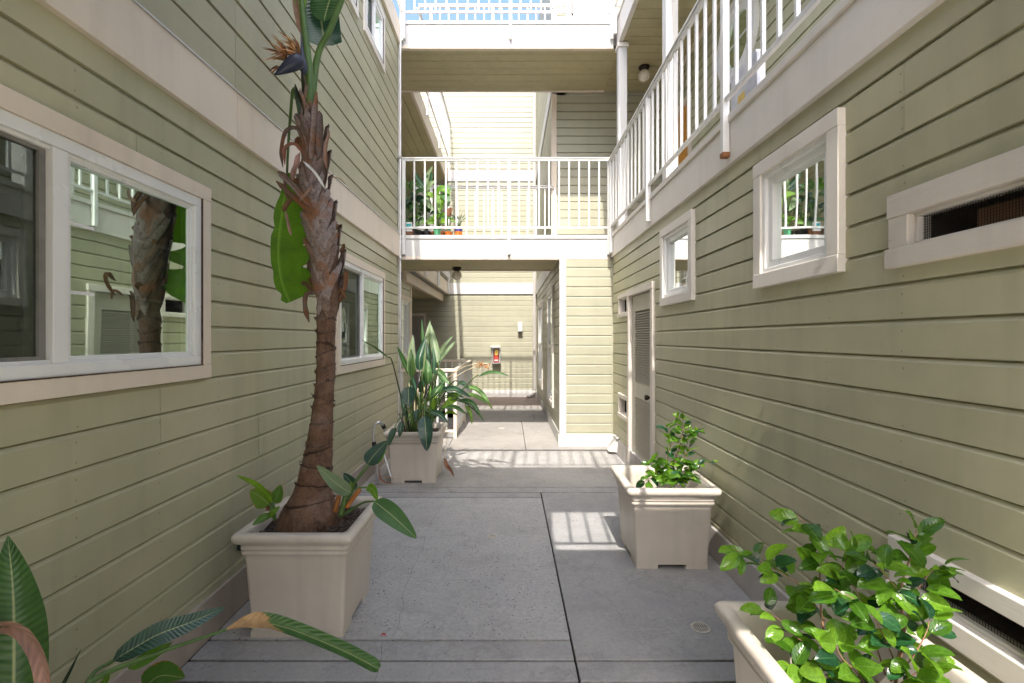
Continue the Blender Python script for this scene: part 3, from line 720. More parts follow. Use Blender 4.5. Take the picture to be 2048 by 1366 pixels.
# ------------------------------------------------------------------ building straight ahead on the right of the passage
CB = thing('apartment_building', 'sunlit sage green block ahead with a white corner board beside the covered passage', 'building', (1.0, 9, 0))
FC = Frame((0, 6.549, 0), (1,0,0), (0,-1,0))
backing(CB, FC, .722, 1.44, 0, 2.60, [], .2)
siding(CB, FC, .778, 1.405, .186, 2.575, .1333, .2053-.1333, M['siding_face'])
build('corner_board', MB().box(.690,.778,6.512,6.55,.186,2.598), M['white'], CB, bevel=.004)
build('corner_board', MB().box(.690,.724,6.5505,6.62,.186,2.598), M['white'], CB, bevel=.004)
build('corner_bead', MB().box(1.405,1.421,6.515,6.55,.186,2.59), M['siding_face'], CB)
build('base_board', MB().box(.672,1.43,6.500,6.55,.012,.1855), M['white_peel'], CB, bevel=.006)
FP = Frame((.722, 0, 0), (0,1,0), (-1,0,0))
wP1 = (7.50, 8.62, .40, 2.31, .075); wP2 = (9.95, 11.25, .42, 2.31, .075); hp = [hole_of(*w) for w in (wP1, wP2)]
backing(CB, FP, 6.55, 12.15, 0, 2.6, hp, .2)
siding(CB, FP, 6.62, 12.13, .186, 2.60, .1333, .072, M['siding_face'], hp)
build('base_board', MB().box(.69,.722,6.5505,8.8,.012,.1855), M['white'], CB, bevel=.004)
build('base_board', MB().box(.692,.722,8.801,12.13,.012,.16), M['curb'], CB, bevel=.004)
for w in (wP1, wP2):
    cs = MB(); casing(cs, FP, *w[:4], w[4], 0, .042); win = build('window', cs, M['creamR'], CB, bevel=.003)
    a,b,c,d = w[0]+.075, w[1]-.075, w[2]+.075, w[3]-.075; mz = (c+d)/2
    fr = MB(); ring(fr, FP, a, b, c, d, .05, -.03, .03); fr.fbox(FP, a+.05, b-.05, mz-.03, mz+.03, -.02, .028); build('frame', fr, M['vinyl'], win, bevel=.003)
    for z0, z1 in ((c+.05, mz-.03), (mz+.03, d-.05)):
        q = MB(); quad(q, FP, a+.045, b-.045, z0, z1, .004); build('pane', q, M['glass_clear'], win)
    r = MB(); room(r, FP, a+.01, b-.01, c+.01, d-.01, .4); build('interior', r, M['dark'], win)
backing(CB, FP, 7.78, 12.15, 2.6, 9.2, [], .2)
siding(CB, FP, 7.80, 12.13, 2.90, 5.47, .1333, 2.9, M['siding_face']); siding(CB, FP, 7.80, 12.13, 5.80, 9.1, .1333, 5.8, M['siding_face'])
for z in (2.601, 5.472): build('band_board', MB().box(.682,.722,7.80,12.13,z,z+.295), M['white'], CB, bevel=.004)
FU = Frame((0, 7.78, 0), (1,0,0), (0,-1,0))
backing(CB, FU, .722, 2.52, 2.6, 9.2, [], .2)
siding(CB, FU, .775, 2.50, 2.92, 5.46, .1335, 2.92, M['siding_face']); siding(CB, FU, .775, 2.50, 5.82, 9.1, .1335, 5.82, M['siding_face'], [(.98,1.62,5.7,7.9)])
for z0, z1 in ((2.90,5.468), (5.80,9.1)): build('corner_board', MB().box(.688,.774,7.745,7.79,z0,z1), M['cream'] if z0 < 5 else M['white'], CB, bevel=.004)
wd = MB(); wd.fbox(FU, .92, 1.0, 5.81, 7.9, 0, .045); wd.fbox(FU, 1.62, 1.70, 5.81, 7.9, 0, .045); wd.fbox(FU, 1.0, 1.62, 7.82, 7.9, 0, .045)
wdo = build('plank_door', wd, M['white'], CB, bevel=.004)
for k in range(4): build('plank', MB().fbox(FU, 1.003+k*.154, 1.153+k*.154, 5.83, 7.81, 0, .02), M['white'], wdo, bevel=.004)
build('latch', MB().fbox(FU, 1.015, 1.04, 6.75, 6.95, .02, .06), M['bronze'], wdo)
dsp = MB().box(.60,.672,12.0,12.07,.12,8.9); build('downspout', dsp, M['galv'], CB, bevel=.01)
build('downspout_shoe', MB().tube([(.636,12.03,.22),(.63,11.98,.12),(.58,11.90,.055),(.46,11.80,.045)], .04, 8), M['galv'], CB, smooth=True)

# ------------------------------------------------------------------ far building and its left galleries
FB = thing('apartment_building', 'pale sunlit building closing the far end of the passage with railed galleries on its left', 'building', (-1, 12.3, 0))
FF = Frame((0, 12.14, 0), (1,0,0), (0,-1,0))
backing(FB, FF, -5, .72, 0, 8.7, [], .25)
dh = [(-2.57,-2.12,-.1,2.13)]
siding(FB, FF, -3.3, .70, .18, 2.612, .1305, .1, M['siding_face'], dh)
siding(FB, FF, -3.3, .70, 2.895, 5.47, .1305, 2.9, M['siding_face']); siding(FB, FF, -3.3, .70, 5.80, 8.7, .1305, 5.8, M['siding_face'])
for z in (2.613, 5.472): build('band_board', MB().fbox(FF, -3.3, .70, z, z+.281, 0, .045), M['white'], FB, bevel=.004)
build('base_board', MB().fbox(FF, -3.3, .70, 0.01, .18, 0, .04), M['white'], FB, bevel=.004)
dg = MB(); dg.fbox(FF, -2.53, -2.16, .02, 2.05, 0, .02)
dgo = build('panel_door', dg, M['door_grey'], FB)
pm = MB(); pm.fbox(FF, -2.48, -2.30, 1.62, 1.80, .021, .028); pm.fbox(FF, -2.48, -2.30, 1.0, 1.45, .021, .028); build('door_panel', pm, M['door_grey'], dgo)
cm = MB(); cm.fbox(FF, -2.16, -2.11, .02, 2.13, 0, .045); cm.fbox(FF, -2.58, -2.16, 2.06, 2.13, 0, .045); build('door_casing', cm, M['creamR'], dgo)
build('side_wall', MB().box(-3.4,-3.3,6.5,12.2,0,8.7), M['bwall'], FB)
# second-floor gallery on the left beyond the bridge
build('gallery_deck', MB().box(-3.3,-1.56,7.75,12.09,2.62,2.88), M['conc_mid'], FB)
build('gallery_fascia', MB().box(-1.559,-1.515,7.75,12.09,2.60,2.885), M['cream'], FB, bevel=.004)
build('gallery_beam', MB().box(-1.74,-1.66,7.75,12.09,2.43,2.60), M['cream'], FB, bevel=.004)
soffit(FB, -3.3, -1.741, 7.75, 12.08, 2.50, 'Y')
railing(FB, (-1.49, 7.75), (-1.49, 12.07), 2.885, 3.95, [.9, 2.4, 4.0], .145, .1, .27)
build('gallery_deck', MB().box(-3.3,-1.60,7.75,12.09,5.52,5.79), M['conc_mid'], FB)
build('gallery_fascia', MB().box(-1.599,-1.555,7.75,12.09,5.47,5.80), M['cream'], FB, bevel=.004)
soffit(FB, -3.3, -1.600, 7.75, 12.08, 5.475, 'Y')
railing(FB, (-1.475, 7.75), (-1.475, 12.07), 5.80, 6.87, [.9, 2.4, 4.0], .145, .1, .27)
FL3 = Frame((-3.28,0,0),(0,1,0),(1,0,0)); siding(FB, FL3, 7.75, 12.1, 2.9, 5.46, .1305, 2.9, M['siding'])

# ------------------------------------------------------------------ bridges across the passage
def bridge(label, zb, zf, y0, y1, x0, x1, rough, front=True, rear=True, detail=True):
    B = thing('footbridge', label, 'footbridge', ((x0+x1)/2, y0, zb), 'footbridges crossing between the buildings')
    xa, xb = (-2.0, 1.53 if zb > 5 else x1) if detail else (x0, x1)
    build('deck', MB().box(xa, xb, y0+.06, y1-.04, zb+.06, zf-.005), M['conc_mid'], B)
    build('fascia', MB().box(x0+.004, x1-.03, y0, y0+.045, zb+.03, zf-.05), M['white_peel'] if rough else M['white'], B, bevel=.004)
    build('fascia_cap', MB().box(x0+.004, x1-.03, y0-.014, y0+.06, zf-.0495, zf), M['white'], B, bevel=.004)
    build('drip_trim', MB().box(x0+.004, x1-.03, y0-.005, y0+.055, zb-.012, zb+.0295), M['cream'], B, bevel=.003)
    build('rear_fascia', MB().box(xa+.004, xb-.002, y1-.039, y1, zb-.012, zf), M['cream'], B, bevel=.004)
    if detail: soffit(B, xa+.01, xb-.004, y0+.056, y1-.05, zb, 'X', .175, y0-.03)
    else: build('soffit', MB().box(x0+.01, x1-.04, y0+.056, y1-.05, zb, zb+.05), M['white'], B)  # unseen near undersides made white to bounce light down
    L = x1-x0-.03
    if front: railing(B, (x0+.03, y0-.035), (x1-.03, y0-.035), zf, zf+1.045, [.03, L*.507, L-.06], .143, .095, .27)
    if rear: railing(B, (x0+.03, y1+.03), ((.72 if detail else x1-.03), y1+.03), zf, zf+1.06, [.2, 1.2, 2.2], .143, .095, .27)
    return B
bridge('lower footbridge carrying the potted plants above the covered passage', 2.585, 2.905, 6.53, 7.70, -1.49, 1.42, False)
bridge('upper footbridge with cracked white fascia just below the blue sky', 5.47, 5.835, 6.53, 7.70, -1.49, 1.46, True)
UB = bpy.data.objects['footbridge.001']
def fcrack(pts, w):
    mb = MB(); q = catmull([Vector((x, 6.5285, z)) for x, z in pts], 30)
    for i, p in enumerate(q):
        ww = w*(.3+1.2*abs(noise.noise(p*13)))*math.sin(math.pi*(i+.6)/31.2); dz = noise.noise(p*17)*.012
        mb.v += [Vector((p.x, p.y, p.z+dz-ww)), Vector((p.x, p.y, p.z+dz+ww))]
    for i in range(30): mb.f.append([2*i,2*i+2,2*i+3,2*i+1]); mb.m.append(0)
    build('paint_crack', mb, M['scar'], UB)
for pts, w in (([(-.95,5.665),(-.6,5.67),(-.35,5.655),(-.1,5.66)], .004), ([(.02,5.65),(.2,5.655),(.42,5.64)], .0035), ([(-.6,5.62),(-.42,5.60),(-.25,5.625)], .003), ([(-1.3,5.66),(-1.1,5.645),(-.9,5.65)], .002), ([(.25,5.60),(.5,5.61),(.7,5.60)], .003), ([(-.15,5.70),(.0,5.705),(.12,5.70)], .002), ([(.55,5.66),(.8,5.655),(1.2,5.66)], .0018), ([(.1,5.555),(.25,5.545),(.33,5.56)], .004)): fcrack(pts, w)
# the matching crossing over the viewer's head (throws the shade on the near paving)
bridge('lower walkway over the viewer casting the baluster shadows on the paving', 2.60, 2.885, .05, 1.24, -1.50, 1.36, False, False, True, False)
bridge('upper walkway over the viewer casting the railed shadow band on the paving', 5.47, 5.82, .05, 1.22, -1.50, 1.45, False, False, True, False)
for y in (.12,1.08): build('bridge_post', MB().box(1.40,1.45,y-.03,y+.03,2.91,5.46), M['white'], bpy.data.objects['footbridge.003'])
ST = thing('light_blocker', 'added unseen block above and behind the viewer that shades the left side', 'light blocker', (-.7, -1, 2.6))  # unseen block added to keep sun and sky off the left side
build('blocker_upper', MB().box(-1.49,.12,-.95,1.15,2.62,4.15), M['bwall'], ST)
build('blocker_lower', MB().box(-1.49,-.30,-1.5,-.955,0,2.615), M['bwall'], ST)

# ------------------------------------------------------------------ guard rail round the stairwell
def guard():
    G = thing('guard_rail', 'low cream guard rail round the stairwell behind the leafy planter', 'railing', (-.80, 8.4, 0))
    path = [((-1.72,7.10),(-.80,7.10)), ((-.80,7.10),(-.80,10.02)), ((-.80,10.02),(-1.72,10.02))]
    for p0, p1 in path:
        p0, p1 = Vector(p0), Vector(p1); L = (p1-p0).length; d = (p1-p0)/L; q = Vector((-d.y, d.x))
        for z0, z1, w in ((1.0,1.045,.032), (.10,.135,.018)):
            A, B = p0-d*.02, p1+d*.02
            mb = MB(); mb.hexa([(*(A-q*w),z0),(*(B-q*w),z0),(*(B+q*w),z0),(*(A+q*w),z0),(*(A-q*w),z1),(*(B-q*w),z1),(*(B+q*w),z1),(*(A+q*w),z1)])
            build('rail', mb, M['cream'], G, bevel=.004)
        n = round(L/.135); me = bal_mesh(.85, .014)
        for k in range(1, n): c = p0+d*L*k/n; inst('baluster', me, G, (c.x, c.y, .15))
    for x, y in ((-.80,7.10), (-.80,10.02), (-.80,8.5)): build('post', MB().box(x-.024,x+.024,y-.024,y+.024,.0,.999), M['cream'], G, bevel=.004)
guard()

# ------------------------------------------------------------------ lamps, box, sconce, drains, tap, tube
def globe(x, y, z, r, label):
    L = thing('globe_lamp', label, 'lamp', (x, y, z), 'globe lamps under the soffits')
    mb = MB().lathe([(.0,0),(r*.95,0),(r*.9,-.03),(r*.62,-.045),(r*.5,-.06)], (x,y,z), 16); build('base', mb, M['bronze'], L, smooth=True)
    n = 10; pr = [(max(.001, r*math.sin(math.pi*k/n)), -.045-r+r*math.cos(math.pi*k/n)) for k in range(n+1)]
    build('globe', MB().lathe(pr, (x,y,z), 20), M['globe'], L, smooth=True)
globe(-.80, 7.33, 2.584, .075, 'white globe lamp with dark base under the lower footbridge')
globe(1.98, 7.0, 5.476, .085, 'white globe lamp on the gallery soffit at upper right')
EB = thing('extinguisher_box', 'glass fronted fire extinguisher box on the far wall', 'cabinet', (-.345, 12.05, 1.1))
x0, x1 = -.43, -.215; y1 = 12.12; y0 = 11.97
b_ = MB(); b_.box(x0,x1,y1-.02,y1,.86,1.285); b_.box(x0,x0+.016,y0,y1-.02,.86,1.285); b_.box(x1-.016,x1,y0,y1-.02,.86,1.285); b_.box(x0+.016,x1-.016,y0,y1-.02,.86,.876); b_.box(x0-.03,x1,y0,y1-.02,1.27,1.30)
build('case', b_, M['whitecard'], EB, bevel=.003)
f_ = MB(); FE = Frame((0,y0,0),(1,0,0),(0,-1,0)); ring(f_, FE, x0, x1, .86, 1.272, .022, .001, .012); build('door_frame', f_, M['galv'], EB)
e_ = MB().lathe([(.0,.0),(.062,.0),(.065,.02),(.065,.20),(.05,.25),(.022,.27),(.022,.31),(.001,.315)], ((x0+x1)/2, 12.045, .885), 14); build('extinguisher', e_, M['red'], EB, smooth=True)
build('yellow_tag', MB().box((x0+x1)/2-.03,(x0+x1)/2+.05,11.974,11.977,1.07,1.20), M['yellow'], EB); build('red_tag', MB().box((x0+x1)/2-.06,(x0+x1)/2+.06,11.974,11.977,.90,1.02), M['red'], EB)
build('white_tag', MB().box((x0+x1)/2-.04,(x0+x1)/2+.045,11.9715,11.9735,.925,.955), M['whitecard'], EB)
SC = MB(); SC.box(.225,.335,11.98,12.12,1.665,1.90); tag(build('wall_sconce', SC, M['white'], bevel=.006), 'small white box sconce on the far sunlit wall', 'wall light')

def drain(px, py, r, label, z=.001):
    p = gp(px, py); D = thing('floor_drain', label, 'drain', (p.x, p.y, z), 'round floor drains')
    m = MB().lathe([(.001,.001),(r*.9,.001)], (p.x,p.y,z), 24); build('pit', m, M['hole'], D)
    m = MB().lathe([(r*.82,.0012),(r*.82,.004),(r,.004),(r*1.04,.0005)], (p.x,p.y,z), 28); build('rim', m, M['steel'], D)
    m = MB(); s = r*.24; n = 5
    for i in range(-3, 4):
        c = i*s*1.0; h = math.sqrt(max(0, (r*.84)**2-c*c))
        m.box(p.x+c-s*.13, p.x+c+s*.13, p.y-h, p.y+h, z+.001, z+.0036); m.box(p.x-h, p.x+h, p.y+c-s*.13, p.y+c+s*.13, z+.001, z+.0034)
    build('grate', m, M['steel'], D)
drain(985, 1073, .033, 'small round drain in the middle of the pitted slab')
drain(1401, 1256, .048, 'larger round drain beside the front right planter')
drain(1003, 858, .05, 'flush round drain out in the sunlit passage', .0125)

TP = thing('hose_tap', 'dark oxidised tap elbow on the left wall behind the tall plant pot', 'tap', (-1.50, 2.62, .36))
c = Vector((-1.50, 2.66, .345))
build('flange', MB().tube([c, c+Vector((.016,0,0))], .028, 12), M['green_pipe'], TP, smooth=False)
build('spout', MB().tube(catmull([c, c+Vector((.05,-.005,.004)), c+Vector((.085,-.01,-.012)), c+Vector((.092,-.012,-.06))], 10), [.013]*6+[.015]*4+[.019], 10), M['green_pipe'], TP, smooth=True)
build('handle', MB().tube([c+Vector((.04,0,.01)), c+Vector((.04,0,.05))], .006, 8).tube([c+Vector((.02,0,.05)), c+Vector((.06,.0,.05))], .009, 8), M['green_pipe'], TP)

TF = thing('bent_tube_frame', 'bent grey metal tube with black grips leaning by the left wall', 'tube frame', (-1.36, 4.75, 0))
def tb(px): return [at(x, y, Y) for x, y, Y in px]
arch = catmull(tb([(755,962,4.83),(752,915,4.84),(747,875,4.86),(750,850,4.88),(760,845,4.9),(768,855,4.94),(777,885,4.96),(787,950,4.98)]), 40)
build('tube', MB().tube(arch, .0145, 10), M['chrome'], TF, smooth=True)
build('grip', MB().tube(arch[8:11], .022, 10), M['black'], TF); build('grip', MB().tube(arch[27:30], .022, 10), M['black'], TF)
build('foot', MB().tube(arch[-3:], .021, 10), M['black'], TF)
build('brace', MB().tube(tb([(767,905,4.95),(783,958,4.90)]), .011, 8), M['chrome'], TF)

# ------------------------------------------------------------------ planters
def planter(label, cx, cy, rot=0, soilz=.47, solid=False):
    T = thing('planter', label, 'planter', (cx, cy, 0), 'square beige planters'); T.rotation_euler.z = rot
    o = Vector((0,0,0))
    def ringv(mb, prof, rnd):
        base = len(mb.v); n = 0; per = None
        for h, z in prof:
            pts = []
            for sx, sy, a0 in ((1,1,0),(-1,1,90),(-1,-1,180),(1,-1,270)):
                r = rnd
                for k in range(4):
                    a = math.radians(a0 + 30*k); pts.append(Vector((sx*(h-r)+r*math.cos(a), sy*(h-r)+r*math.sin(a), z)))
            per = len(pts); mb.v += pts
        for i in range(len(prof)-1):
            for k in range(per):
                mb.f.append([base+i*per+k, base+i*per+(k+1)%per, base+(i+1)*per+(k+1)%per, base+(i+1)*per+k]); mb.m.append(0)
        return base, per
    body = MB()
    zt = [(.233,.028),(.236,.10),(.243,.25),(.252,.40),(.256,.425)]
    ringv(body, zt, .018)
    for sx in (1,-1):
        for sy in (1,-1):
            x0, x1 = sorted((sx*.225, sx*.09)); y0, y1 = sorted((sy*.225, sy*.09)); 
            body.box(x0+ (0 if sx>0 else -.006), x1+(.006 if sx>0 else 0), y0+(0 if sy>0 else -.006), y1+(.006 if sy>0 else 0), 0, .03)
    body.box(-.228,.228,-.228,.228,.028,.032)
    if solid: body.box(-.09,.09,-.231,-.21,.0005,.0315)
    bo = link('body', mesh_of('body', body, M['planter']), T); bo.location = (0,0,0)
    for p in bo.data.polygons: p.use_smooth = False
    rim = MB(); ringv(rim, [(.2562,.418),(.266,.424),(.268,.440),(.262,.446),(.268,.449),(.270,.462),(.266,.470),(.274,.480),(.292,.492),(.299,.505),(.300,.522),(.292,.534),(.276,.537),(.252,.534),(.244,.522),(.240,.47),(.232,.20),(.22,.05)], .022)
    ro = link('rim', mesh_of('rim', rim, M['planter'], smooth=True), T); ro.location = (0,0,0)
    sm = MB(); n = 14
    for i in range(n+1):
        for j in range(n+1):
            x = -.238+.476*i/n; y = -.238+.476*j/n
            sm.v.append(Vector((x, y, soilz+.018*noise.noise(Vector((x*11+cx*3, y*11+cy, 2)))+.012*noise.noise(Vector((x*40, y*40, cx))))))
    for i in range(n):
        for j in range(n): sm.f.append([i*(n+1)+j,(i+1)*(n+1)+j,(i+1)*(n+1)+j+1,i*(n+1)+j+1]); sm.m.append(0)
    so = link('soil', mesh_of('soil', sm, M['soil'], smooth=True), T); so.location = (0,0,0)
    ch = MB()
    for k in range(170):
        x, y = R.uniform(-.225,.225), R.uniform(-.225,.225); a = R.uniform(0,3.14); l, w, h = R.uniform(.008,.022), R.uniform(.004,.009), R.uniform(.003,.008)
        ca, sa = math.cos(a), math.sin(a); z = soilz+.012*R.random(); tl = R.uniform(-.006,.006)
        vs = [Vector((x+ca*u*l-sa*v*w, y+sa*u*l+ca*v*w, z+q*h+u*tl)) for q in (0,1) for u, v in ((-1,-1),(1,-1),(1,1),(-1,1))]
        ch.hexa(vs)
    co = link('bark_chips', mesh_of('bark_chips', ch, M['chip']), T); co['kind'] = 'stuff'
    return T
PL = planter('beige square planter holding the tall brown trunk by the left wall', -1.064, 2.624, 0, .485, True)
PB = planter('beige planter crowded with broad bird of paradise leaves at the back left', -.992, 5.166, .01, .475)
PM = planter('pale planter catching sun on its rim beside the louvred door', 1.062, 3.333, -.012, .33)
PN = planter('cropped planter at the bottom right corner under the glossy green shrub', 1.05, 1.463, 0, .30)
PZ = planter('planter mostly out of view under the bottom left leaves', -1.10, 1.02, 0, .48)

# ------------------------------------------------------------------ leaves
def wprof(kind, t):
    if kind == 'paddle': return (math.sin(math.pi*min(1, t**.72))**.62)*(1-.12*t) if 0 < t < 1 else 0.02
    if kind == 'lance': return (math.sin(math.pi*t**.6)**.8) if 0 < t < 1 else .02
    if kind == 'strap': return max(.12, min(1, t*6, (1-t)*5+.15))
    if kind == 'ovate': return (math.sin(math.pi*min(1,t*1.12)**.70)**.80 if t < .86 else .0)*1 + (.16*(1-t)/.14*1.0 if t >= .80 else 0) if 0 < t < 1 else .01
    if kind == 'torn': return max(.05, min(1, t*4+.1)*(1-.1*t)*min(1, (1-t)*12+.45))
    return 1
def blade_mb(pts, hw, face, fold=.35, kind='paddle', n=16, rip=.12, asym=1.0, curl=0, seed=0, mb=None, tear=0):
    mb = mb or MB(); q = catmull(pts, n); face = Vector(face).normalized(); base = len(mb.v); A = (-1, -.55, 0, .55, 1)
    for i, p in enumerate(q):
        t = i/n; tan = (q[min(i+1,n)]-q[max(i-1,0)]).normalized(); s = tan.cross(face)
        if s.length < 1e-3: s = tan.cross(Vector((.3,.2,1)))
        s.normalize(); nn = s.cross(tan).normalized()
        if nn.dot(face) < 0: nn = -nn
        w = hw*wprof(kind, t)
        for a in A:
            ww = w*abs(a)*(asym if a < 0 else 1); fo = fold*(1+curl*abs(a))
            if tear and abs(a) == 1: ww *= 1-tear*max(0, noise.noise(Vector((t*9+seed, a*3, 1))))*1.6
            r = rip*w*noise.noise(Vector((t*4.5+seed, a*1.7, seed*.7)))*abs(a)*1.6
            mb.uv[len(mb.v)] = (.5+a*.5, t)
            mb.v.append(p + s*math.copysign(1, a)*ww*math.cos(fo)*(1 if a else 0) + nn*(ww*math.sin(fo)+r))
    for i in range(n):
        for k in range(4):
            b = base+i*5+k; mb.f.append([b, b+1, b+6, b+5]); mb.m.append(0)
    return mb
def leaf(parent, pts, hw, face, mat, stalk=None, srad=.006, smat=None, name='leaf', **kw):
    kw.setdefault('seed', R.uniform(0, 50))
    lf = build(name, blade_mb(pts, hw, face, **kw), mat, parent, smooth=True)
    if stalk:
        q = catmull(list(stalk), 12); build('leaf_stalk', MB().tube(q, [srad*(1.25-.5*i/12) for i in range(13)], 7), smat or M['petiole'], lf, smooth=True)
    return lf

# --- bird of paradise clump in the back-left planter (pixel read-offs become points at real depths)
BP = thing('bird_of_paradise', 'lush bird of paradise clump with upright paddle leaves in the back planter', 'plant', (-.99, 5.17, .47))
def z7(x, y, Y): return at(720+x/6.827, 640+y/6.827, Y)
def z8(x, y, Y): return at(720+x/6.827, 790+y/6.827, Y)
def pxm(w, Y): return w/6.827/FPX*Y
LV = [ # pts (zoom px, depth), half width, material, fold, facing
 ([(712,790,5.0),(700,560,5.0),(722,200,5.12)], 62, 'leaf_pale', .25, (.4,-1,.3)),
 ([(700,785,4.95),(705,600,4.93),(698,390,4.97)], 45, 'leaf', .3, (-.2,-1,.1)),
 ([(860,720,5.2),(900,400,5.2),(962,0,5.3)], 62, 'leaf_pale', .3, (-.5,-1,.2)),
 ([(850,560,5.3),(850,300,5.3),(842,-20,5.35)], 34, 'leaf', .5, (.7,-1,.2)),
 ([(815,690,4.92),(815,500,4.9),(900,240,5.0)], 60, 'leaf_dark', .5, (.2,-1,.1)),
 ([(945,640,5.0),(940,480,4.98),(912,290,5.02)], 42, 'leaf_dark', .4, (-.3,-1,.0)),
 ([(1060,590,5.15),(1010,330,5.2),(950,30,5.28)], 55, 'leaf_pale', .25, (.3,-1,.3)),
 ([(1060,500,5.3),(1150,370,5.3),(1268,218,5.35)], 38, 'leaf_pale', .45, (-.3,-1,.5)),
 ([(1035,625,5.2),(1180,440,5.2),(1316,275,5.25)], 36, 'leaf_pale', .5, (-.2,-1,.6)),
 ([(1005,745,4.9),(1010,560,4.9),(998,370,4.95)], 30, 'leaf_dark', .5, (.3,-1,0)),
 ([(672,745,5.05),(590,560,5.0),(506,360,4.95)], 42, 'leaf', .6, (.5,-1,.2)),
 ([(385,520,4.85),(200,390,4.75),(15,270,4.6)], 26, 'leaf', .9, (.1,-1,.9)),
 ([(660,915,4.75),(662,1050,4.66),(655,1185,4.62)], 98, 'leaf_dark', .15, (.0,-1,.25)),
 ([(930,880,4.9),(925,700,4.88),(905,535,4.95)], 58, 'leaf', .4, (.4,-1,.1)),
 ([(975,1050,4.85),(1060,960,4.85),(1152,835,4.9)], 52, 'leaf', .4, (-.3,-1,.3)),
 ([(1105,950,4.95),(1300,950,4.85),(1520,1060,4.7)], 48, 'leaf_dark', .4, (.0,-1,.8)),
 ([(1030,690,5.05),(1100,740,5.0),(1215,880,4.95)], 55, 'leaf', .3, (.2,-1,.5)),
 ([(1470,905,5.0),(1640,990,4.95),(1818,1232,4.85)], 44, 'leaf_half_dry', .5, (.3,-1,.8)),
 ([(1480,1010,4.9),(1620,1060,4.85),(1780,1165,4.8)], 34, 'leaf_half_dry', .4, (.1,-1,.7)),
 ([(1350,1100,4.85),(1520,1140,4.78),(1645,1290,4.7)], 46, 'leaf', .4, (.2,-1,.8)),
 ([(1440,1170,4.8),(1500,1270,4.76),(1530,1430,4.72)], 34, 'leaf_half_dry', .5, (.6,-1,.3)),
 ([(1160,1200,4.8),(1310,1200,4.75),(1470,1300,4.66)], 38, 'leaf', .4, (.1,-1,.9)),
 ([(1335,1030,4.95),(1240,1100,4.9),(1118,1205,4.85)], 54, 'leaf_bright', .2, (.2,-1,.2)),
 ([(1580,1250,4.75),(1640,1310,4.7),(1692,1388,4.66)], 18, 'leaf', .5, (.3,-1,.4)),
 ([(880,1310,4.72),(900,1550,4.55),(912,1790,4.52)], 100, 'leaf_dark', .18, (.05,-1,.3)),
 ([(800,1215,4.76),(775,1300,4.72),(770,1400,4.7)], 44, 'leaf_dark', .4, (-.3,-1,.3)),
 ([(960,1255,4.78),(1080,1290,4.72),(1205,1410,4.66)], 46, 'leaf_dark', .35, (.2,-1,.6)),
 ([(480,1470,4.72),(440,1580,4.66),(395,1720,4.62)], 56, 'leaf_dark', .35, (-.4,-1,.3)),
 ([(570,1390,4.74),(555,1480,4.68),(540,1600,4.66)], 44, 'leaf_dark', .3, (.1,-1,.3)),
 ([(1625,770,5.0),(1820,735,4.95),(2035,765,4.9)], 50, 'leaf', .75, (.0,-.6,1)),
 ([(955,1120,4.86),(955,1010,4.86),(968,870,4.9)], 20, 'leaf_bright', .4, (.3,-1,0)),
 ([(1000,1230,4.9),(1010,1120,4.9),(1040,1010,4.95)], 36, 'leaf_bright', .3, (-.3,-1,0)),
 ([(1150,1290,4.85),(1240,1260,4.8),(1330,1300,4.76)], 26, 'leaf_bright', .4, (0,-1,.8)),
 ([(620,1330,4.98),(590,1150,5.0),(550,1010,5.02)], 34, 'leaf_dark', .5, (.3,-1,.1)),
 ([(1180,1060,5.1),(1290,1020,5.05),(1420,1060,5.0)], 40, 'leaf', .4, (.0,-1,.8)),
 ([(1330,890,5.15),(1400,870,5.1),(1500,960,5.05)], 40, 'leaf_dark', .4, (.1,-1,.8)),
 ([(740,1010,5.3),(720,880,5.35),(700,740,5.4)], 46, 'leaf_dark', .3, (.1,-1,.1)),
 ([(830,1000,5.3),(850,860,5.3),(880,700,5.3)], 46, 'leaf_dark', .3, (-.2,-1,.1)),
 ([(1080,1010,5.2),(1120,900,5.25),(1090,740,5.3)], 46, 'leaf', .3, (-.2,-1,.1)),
]
for pts, hw, mt, fo, fc in LV:
    p = [z7(*q) for q in pts]; root = Vector((-.99+R.uniform(-.12,.14), 5.15+R.uniform(-.1,.12), .47))
    b = p[0]; mid = root.lerp(b, .55) + Vector((0, .05, .10 if b.z < .95 else .02))
    if pts[2][1] > pts[0][1] + 60: mid = root.lerp(b, .6) + Vector((0, .02, .22))
    tan = (p[1]-p[0]).normalized(); pre = b - tan*.05
    leaf(BP, p, pxm(hw, p[1].y)*1.08, fc, M[mt], [root, mid, pre, b + tan*.01], .0065, M['petiole'] if R.random() < .6 else M['petiole_dark'], fold=fo, n=14)
for k in range(26):
    a = R.uniform(0, 6.28); r0 = R.uniform(.02,.14); r1 = r0+R.uniform(.02,.14); base = Vector((-.99+r0*math.cos(a), 5.16+r0*math.sin(a), .46))
    top = Vector((-.97+r1*math.cos(a), 5.16+r1*math.sin(a), R.uniform(.65, 1.02)))
    build('leaf_stalk', MB().tube(catmull([base, base.lerp(top,.5)+Vector((0,0,.03)), top], 8), [.009-.0004*i for i in range(9)], 6), M[R.choice(['petiole','petiole_dark','petiole','stalk_pale'])], BP, smooth=True)
for q in ([(1190,800,5.0),(1400,650,5.0),(1630,590,5.0)], [(1230,830,5.0),(1450,690,4.98),(1640,620,4.97)], [(1580,770,4.98),(1610,690,4.98),(1640,620,4.98)], [(1640,610,4.98),(1740,600,4.97),(1770,680,4.96)]):
    build('flower_stalk', MB().tube(catmull([z7(*c) for c in q], 12), .005, 6), M['stalk_pale'], BP, smooth=True)
fb_ = MB()
